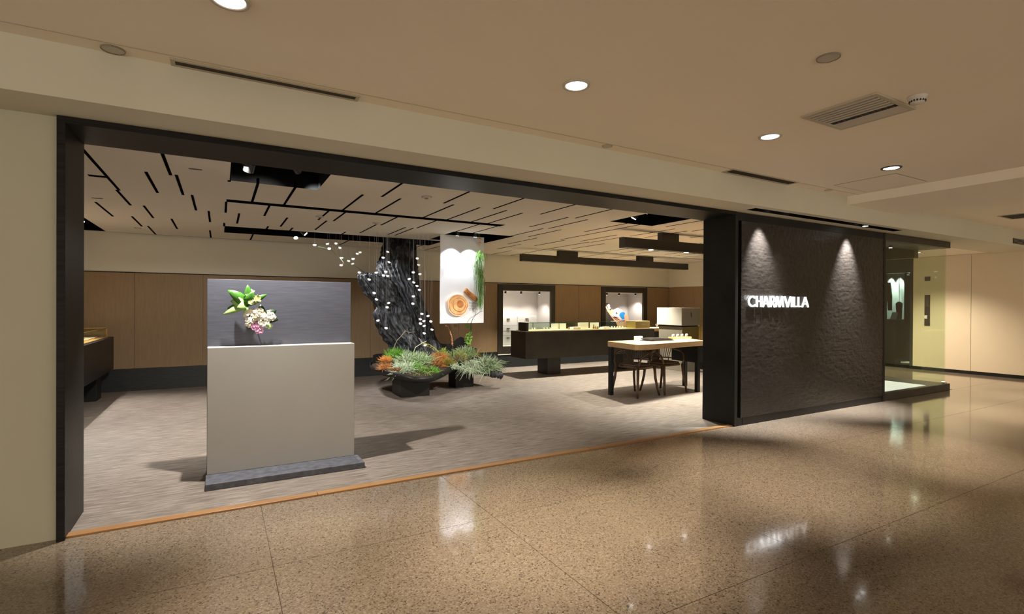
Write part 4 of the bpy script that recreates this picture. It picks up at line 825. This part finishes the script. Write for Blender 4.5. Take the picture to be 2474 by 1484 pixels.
box('front_glass', 'glass_warm', (8.55, 9.3, 6.895, 6.9, 0.5, 1.3), gs); box('side_glass', 'glass_warm', (8.545, 8.55, 6.9, 7.3, 0.5, 1.3), gs); box('base', 'counter_steel', (8.55, 9.3, 6.9, 7.3, 0.004, 0.5), gs, .003)
for z, x, l in ((.81, 8.7, 'left stand on the lower'), (.81, 8.85, 'right stand on the lower'), (1.0, 8.68, 'left stand on the upper'), (1.0, 8.8, 'right stand on the upper')): ring_stand(x, 7.05, l+' shelf of the tall glass showcase', z-.002, 1.4, 'white_gloss', 'stands in the glass showcase')

# ================================================================== TABLE AND CHAIRS
tb = thing('work_table', (5.7, 5.6, 0.004), 'thick oak table on black square legs with two dark chairs under it', 'table')
m_ = MB().prism([(4.95, 5.90), (4.885, 5.36), (4.862, 5.235), (4.885, 5.19), (4.95, 5.180), (6.37, 5.372), (6.66, 6.0)], 0.700, 0.777); m_.build('top', 'oak', tb, bevel=0.004)
for x, y in ((4.93, 5.80), (6.26, 5.39), (6.56, 5.90)): box('leg', 'black_steel', (x-.028, x+.028, y-.028, y+.028, 0.004, 0.70), tb, 0.002)
box('dark_stand_in', 'black_steel', (6.28, 6.52, 5.42, 5.92, 0.44, 0.699), tb)  # dark block standing in for dark furniture behind the table
def chair(loc, rz, label):
    t = thing('armchair', (0, 0, 0), label, 'chair', 'dark bentwood chairs at the oak table')
    seat = [(.215*sx*(abs(math.cos(a))**.55), .20*sy*(abs(math.sin(a))**.55)) for a in [2*PI*k/32 for k in range(32)] for sx, sy in [(1 if math.cos(a) >= 0 else -1, 1 if math.sin(a) >= 0 else -1)]]
    st = MB().prism(seat, .405, .435).build('seat', 'walnut', t, bevel=0.008); MB().prism([(x*.95, y*.95) for x, y in seat], .435, .458).build('seat_pad', 'seat_fabric', st, bevel=0.010)
    for sx in (-1, 1):
        MB().tube([(.205*sx, -.185, .43), (.215*sx, -.20, .25), (.235*sx, -.225, .10), (.245*sx, -.235, 0)], [.021, .019, .017, .014], 8).build('leg', 'walnut', t, True)
        MB().tube([(.19*sx, .185, .43), (.20*sx, .195, .25), (.215*sx, .225, .10), (.23*sx, .25, 0)], [.021, .019, .017, .014], 8).build('leg', 'walnut', t, True)
        MB().tube([(.205*sx, -.185, .42), (.235*sx, -.19, .50), (.262*sx, -.165, .575), (.272*sx, -.10, .615), (.268*sx, .0, .635)], .013, 8).build('arm_post', 'walnut', t, True)
    rail = []
    for k in range(25):
        a = PI*k/24; rail.append((.268*math.cos(a), .26*math.sin(a), .635+.045*math.sin(a)))
    MB().tube(rail, [.014]*25, 8, True, 1.3).build('back_rail', 'walnut', t, True)
    lo = [(.205*math.cos(a), .02+.185*math.sin(a), .50) for a in [PI*k/24 for k in range(25)]]
    MB().tube(lo, .009, 8).build('lower_rail', 'walnut', t, True)
    for k in range(2, 23, 1): MB().tube([lo[k], rail[k]], .0055, 6).build('spindle', 'walnut', t, True)
    for k in (2, 8, 16, 22): MB().tube([(lo[k][0]*.97, lo[k][1]*.97, .43), lo[k]], .007, 6).build('support', 'walnut', t, True)
    t.location = loc; t.rotation_euler = (0, 0, rz); return t
chair((5.26, 5.645, 0.004), math.radians(-84), 'dark bentwood armchair under the left end of the oak table, spindles towards the camera')
chair((5.83, 5.66, 0.004), math.radians(4), 'dark bentwood armchair under the right part of the oak table, seat open to the camera')
t = thing('card_holder', (5.55, 5.88, .777), 'small white card holder with grey print on the oak table', 'card holder')
box('block', 'white_card', (5.46, 5.60, 5.86, 5.90, .777, .838), t, .003); box('printed_card', 'grey_print', (5.475, 5.555, 5.8585, 5.86, .787, .815), t)
t = thing('portfolio', (5.72, 5.7, .777), 'black leather portfolio with a second one stacked on the oak table', 'folder')
MB().xz([(5.50, .778), (5.98, .778), (5.985, .785), (5.70, .79), (5.505, .786)], 5.58, 5.82).build('lower_folder', 'leather', t, bevel=.003)
MB().xz([(5.51, .792), (5.55, .792), (5.97, .789), (5.97, .80), (5.90, .812), (5.66, .822), (5.60, .822), (5.51, .806)], 5.59, 5.81).build('upper_folder', 'leather', t, bevel=.005)
t = thing('ring_tray', (6.4, 5.86, .777), 'pale wooden tray holding four white stands on the oak table', 'tray', 'trays on the table')
box('tray', 'tray_wood', (6.20, 6.60, 5.80, 5.92, .777, .806), t, .003)
for k in range(4):
    x = 6.245+k*.10
    t2 = thing('pendant_stand', (x, 5.86, .806), ['first', 'second', 'third', 'fourth'][k]+' white pendant stand from the left on the wooden tray', 'stand', 'stands on the wooden tray')
    MB().tube([(x-.028, 5.85, .808), (x-.01, 5.86, .838), (x+.012, 5.86, .842), (x+.03, 5.87, .808)], [.012, .014, .013, .008], 8).build('bust', 'white_gloss', t2, True); MB().tube([(x-.012, 5.85, .83), (x, 5.845, .815), (x+.014, 5.85, .83)], .003, 6).build('pendant', 'fixture_dark', t2)
# low white boxes behind the table
t = thing('storage_box', (8.42, 7.99, .33), 'left of two small white boxes glimpsed under the table far behind', 'box', 'white boxes under the counter end'); box('box', 'white_card', (8.33, 8.44, 7.98, 8.045, .337, .42), t, .003); box('lid', 'cabinet_white', (8.328, 8.442, 7.978, 8.045, .42, .432), t)
t = thing('storage_box', (8.53, 7.99, .33), 'right of two small white boxes glimpsed under the table far behind', 'box', 'white boxes under the counter end'); box('box', 'white_card', (8.47, 8.60, 7.98, 8.045, .337, .42), t, .003); box('lid', 'cabinet_white', (8.468, 8.602, 7.978, 8.045, .42, .432), t)
for o_ in (): pass
box('lower_shelf', 'counter_steel', (8.25, 8.70, 7.97, 8.049, .325, .337), ct)
# ================================================================== LEFT COUNTER
lc = thing('low_counter', (-1.7, 8.0, 0.004), 'black floating counter with glass top box behind the left jamb', 'counter')
box('body', 'black_steel', (-2.25, -1.315, 6.9, 9.14, 0.37, 0.828), lc, 0.004); box('leg', 'black_steel', (-1.80, -1.42, 8.615, 8.92, 0.004, 0.37), lc, 0.003); box('leg', 'black_steel', (-1.80, -1.42, 7.1, 7.4, 0.004, 0.37), lc, 0.003)
box('wood_inlay', 'oak', (-2.2, -1.36, 6.95, 9.0, 0.828, 0.834), lc)
lg_ = thing('low_glass_case', (-1.75, 8.0, .834), 'low lit glass box with jewellery pads on the left black counter', 'display case')
box('side_glass', 'glass_warm', (-1.372, -1.366, 6.97, 8.97, .8345, .955), lg_); box('side_glass', 'glass_warm', (-2.166, -2.16, 6.97, 8.97, .8345, .955), lg_); box('end_glass', 'glass_warm', (-2.16, -1.372, 8.964, 8.97, .8345, .955), lg_)
for d in ((-1.374, -1.364, 6.97, 8.972, .955, .960), (-2.166, -1.374, 8.962, 8.972, .955, .960), (-1.374, -1.364, 8.962, 8.972, .8345, .955)): box('brass_edge', 'brass', d, lg_)
for k, y in enumerate((7.3, 7.65, 8.0, 8.35, 8.7)):
    t = thing('necklace_pad', (-1.62, y, .8345), ['nearest', 'second', 'middle', 'fourth', 'farthest'][k]+' pale necklace pad inside the left glass box', 'pad', 'pads in the left glass box')
    MB().prism([(-1.8, y-.1), (-1.44, y-.1), (-1.44, y+.1), (-1.8, y+.1)], .8345, .848).build('pad', 'white_card', t, bevel=.004); MB().tube([(-1.74, y-.06, .85), (-1.6, y+.03, .851), (-1.48, y-.05, .85)], .004, 6).build('chain', 'brass', t)
lb = thing('low_block', (-1.1, 4.9, 0.004), 'low dark block half hidden behind the left jamb', 'stool')
box('body', 'black_steel', (-1.35, -0.925, 4.72, 5.08, 0.05, 0.30), lb, .004); box('foot', 'black_steel', (-1.30, -0.94, 4.76, 5.06, 0.004, 0.05), lb)

# ================================================================== NICHE CONTENTS
dc = thing('drawer_cabinet', (5.55, 9.7, .449), 'white drawer cabinet with small dark pulls inside the left wall niche', 'cabinet')
box('body', 'white_gloss', (5.105, 6.03, 9.62, 9.93, .449, 1.065), dc, .003)
for r in range(3):
    for c_ in range(2):
        x0 = 5.11+c_*.46; z0 = .455+r*.203
        d = box('drawer', 'white_gloss', (x0, x0+.45, 9.606, 9.62, z0, z0+.196), dc, .002)
        box('pull', 'fixture_dark', (x0+.19, x0+.26, 9.592, 9.606, z0+.14, z0+.152), d)
box('white_screen', 'white_card', (5.86, 6.03, 9.58, 9.60, .449, 1.07), dc, .002)
t = thing('niche_shelf', (5.69, 9.5, .76), 'clear glass shelf across the left wall niche', 'shelf'); box('pane', 'glass_clear', (5.103, 6.27, 9.43, 9.59, .752, .760), t); box('edge', 'glass_edge', (5.103, 6.27, 9.427, 9.43, .752, .760), t)
cut = thing('poster_cutout', (8.2, 9.7, .449), 'flat printed cutout of a reclining figure with blue cloth in the right wall niche', 'poster')
def shape(name, m, pts, y=9.70, th=.008): MB().xz(pts, y, y+th).build(name, m, cut)
shape('lounge_back', 'dark_print', [(7.83,.46),(8.80,.46),(8.80,.94),(8.36,.94),(8.235,1.047),(8.129,1.168),(8.073,1.266),(8.03,1.30),(7.83,1.20)], 9.712)
shape('legs', 'skin_print', [(8.299,1.025),(8.363,1.035),(8.463,1.018),(8.521,.968),(8.608,.951),(8.70,.90),(8.70,.70),(8.5,.72),(8.38,.93)], 9.708)
shape('raised_arm', 'skin_print', [(8.059,1.298),(8.096,1.282),(8.192,1.135),(8.292,1.025),(8.378,.969),(8.449,.92),(8.364,.92),(8.235,1.047),(8.129,1.168)], 9.706)
shape('chest', 'skin_print', [(8.143,1.26),(8.206,1.206),(8.255,1.211),(8.319,1.195),(8.305,1.146),(8.263,1.102),(8.249,1.069),(8.178,1.151)], 9.704)
shape('face', 'cloth_print', [(8.107,1.298),(8.138,1.326),(8.18,1.334),(8.203,1.304),(8.192,1.271),(8.22,1.244),(8.217,1.211),(8.178,1.222),(8.143,1.266)], 9.702)
shape('hair', 'hair_print', [(8.059,1.304),(8.068,1.342),(8.107,1.362),(8.17,1.355),(8.18,1.337),(8.138,1.326),(8.107,1.298),(8.082,1.287)], 9.700)
shape('choker', 'choker_print', [(8.192,1.203),(8.248,1.244),(8.255,1.222),(8.241,1.195),(8.206,1.19)], 9.698)
shape('blouse', 'cloth_print', [(8.312,1.195),(8.376,1.222),(8.447,1.245),(8.505,1.222),(8.563,1.206),(8.599,1.167),(8.52,1.123),(8.491,1.057),(8.449,1.024),(8.363,1.035),(8.299,1.025),(8.256,1.075),(8.277,1.113),(8.312,1.151)], 9.696)
shape('motif', 'dark_print', [(8.391,1.14),(8.426,1.14),(8.434,1.096),(8.405,1.09)], 9.6945, .0015)
shape('blue_cloth', 'blue_print', [(8.491,1.073),(8.534,1.123),(8.606,1.145),(8.665,1.128),(8.679,1.10),(8.643,1.056),(8.658,1.0),(8.651,.961),(8.586,.962),(8.542,1.012)], 9.692)
shape('skirt', 'skin_print', [(8.68,1.089),(8.738,1.072),(8.79,1.021),(8.801,.93),(8.79,.7),(8.70,.7),(8.68,.961),(8.663,.967),(8.666,1.011),(8.648,1.056)], 9.698)
shape('belt', 'dark_print', [(8.313,1.03),(8.334,1.036),(8.521,.946),(8.507,.937)], 9.689)
box('foot', 'dark_print', (7.9, 8.7, 9.69, 9.80, .449, .462), cut)
for nm, xs_, n in (('left', (5.19, 5.57, 6.03), N1), ('right', (7.91, 8.28, 8.80), N2)):
    for k, x in enumerate(xs_):
        small_spot((x, YB+.06, n[3]-.065), (x, YB+.35, .5), ['left', 'middle', 'right'][k]+f' tiny black spotlight hanging in the {nm} wall niche', f'spotlights in the {nm} niche', 26, 100, .8, NEUT, .022, .05, top=n[3]-.012)

# ================================================================== HANGING LIGHT BEAMS
def light_beam(x0, x1, y0, y1, z0, z1, hang, lamps, label, pw, face='spot_glow'):
    t = thing('light_beam', ((x0+x1)/2, (y0+y1)/2, z0), label, 'light fixture', 'hanging black light beams')
    box('beam', 'counter_steel', (x0, x1, y0, y1, z0, z1), t, .003)
    for a, b_ in hang: box('hanger', 'counter_steel', (a, b_, y0+.012, y1-.012, z1, ZI-.001), t, .002)
    for x in lamps:
        MB().lathe([(.001, -.004), (.030, -.004), (.034, 0)], (x, (y0+y1)/2, z0), 20).build('lamp_face', face, t)
        spot('beam_lamp', (x, (y0+y1)/2, z0-.015), (x, (y0+y1)/2-.05, 0), pw, 100, .6, (1.0, 0.94, 0.79), .03)
light_beam(4.74, 8.99, 8.00, 8.12, 2.10, 2.228, ((5.55, 5.98), (7.55, 7.95)), (5.0, 6.2, 7.4, 8.6), 'long black hanging light beam over the jewellery counter', SHOP_W*2.0, 'black_plastic')
light_beam(4.72, 9.2, 5.28, 5.40, 2.085, 2.222, ((5.42, 5.75), (7.4, 7.8)), (5.25, 5.95, 7.0, 8.4), 'black hanging light beam over the oak table, running behind the sign wall', SHOP_W*2.2)

# ================================================================== SHOP SPOTLIGHTS
G = 'spotlights in the dark ceiling recesses'
small_spot((0.17, 4.22, 2.41), (0.55, 5.1, 0), 'spotlight hidden in the front recess behind the header', G, SHOP_W*2.6, 106, .4, NEUT, .035)
small_spot((0.19, 4.64, 2.36), (-.4, 6.2, 0), 'lower of two lit spotlights in the front left ceiling recess', G, SHOP_W*.8, 80, .8, NEUT, .04)
small_spot((0.17, 4.55, 2.40), (-.3, 8, 0), 'upper of two lit spotlights in the front left ceiling recess', G, SHOP_W*.5, 70, .8, NEUT, .04)
small_spot((4.37, 4.74, 2.36), (3.4, 5.6, 0), 'lit spotlight in the right square ceiling recess', G, SHOP_W*.4, 95, .8, NEUT, .035)
small_spot((4.72, 4.4, 2.40), (4.5, 6.2, 0), 'dim spotlight at the right side of the right square recess', G, SHOP_W*.25, 80, .8, NEUT, .03)
small_spot((0.99, 8.40, 2.30), (1.0, 6.6, 0), 'brighter left lamp hanging in the rear recess left of the glass lights', G, SHOP_W*.9, 100, .8, NEUT, .035)
small_spot((1.07, 7.95, 2.31), (2.2, 7.6, 1.2), 'right lamp hanging in the rear recess left of the glass lights', G, SHOP_W*1.1, 70, .8, COOL, .035)
small_spot((0.56, 4.60, 2.40), (2.35, 7.6, 1.1), 'small spotlight added at the right of the front left recess to light the trunk', G, SHOP_W*1.8, 38, .8, COOL, .03)  # extra lamp, added to throw light on the trunk
small_spot((4.36, 4.52, 2.40), (3.0, 7.1, .4), 'small spotlight added at the left of the right square recess to light the planter', G, SHOP_W*2.6, 36, .8, NEUT, .03)  # lamp put in here only to light the planter
small_spot((0.38, 4.40, 2.40), (-.1, 7.8, .2), 'small spotlight added in the front left recess to light the back wall', G, SHOP_W*1.0, 70, .8, NEUT, .03)  # added lamp that lifts the back wall
small_spot((-1.50, 8.22, 2.31), (-1.0, 7.4, 0), 'lower of two lamps in the far left ceiling recess', G, SHOP_W*1.8, 84, .8, NEUT, .03)
small_spot((-1.56, 8.05, 2.31), (-1.75, 8.2, .8), 'upper of two lamps in the far left ceiling recess', G, SHOP_W*.5, 70, .8, NEUT, .03)
small_spot((2.985, 6.90, 2.30), (2.96, 7.1, 1.35), 'left lamp washing the white banner', 'banner lamps', SHOP_W*.165, 80, .3, COOL, .028)
small_spot((3.27, 6.90, 2.30), (3.26, 7.1, 1.35), 'right lamp washing the white banner', 'banner lamps', SHOP_W*.165, 80, .3, COOL, .028)
# ceiling bits in the shop
for x, y, l in ((-.17, 4.66, 'thin dark slit sensor in the shop ceiling near the left front'), (-.99, 8.7, 'thin slit sensor in the shop ceiling at the left back'), (-1.06, 6.45, 'thin slit sensor in the shop ceiling by the left jamb')):
    t = thing('ceiling_sensor', (x, y, ZI), l, 'sensor', 'slit sensors'); box('slit', 'slat_paint', (x-.045, x+.045, y-.012, y+.012, ZI-.004, ZI), t); box('cover', 'vent_dark', (x-.04, x+.04, y-.006, y+.006, ZI-.005, ZI-.004), t)
for x, y, l in ((1.72, 6.55, 'round smoke sensor in the shop ceiling behind the long groove'), (1.02, 6.42, 'flat round sprinkler in the shop ceiling left of the smoke sensor'), (1.72, 4.72, 'small sprinkler in the shop ceiling just behind the header')):
    t = thing('ceiling_sensor', (x, y, ZI), l, 'sensor', 'round sensors'); MB().lathe([(.05, 0), (.048, -.010), (.03, -.014)], (x, y, ZI), 20).build('body', 'fixture_trim', t, True); MB().lathe([(.018, -.014), (.016, -.022)], (x, y, ZI), 12).build('tip', 'slat_paint', t, True)
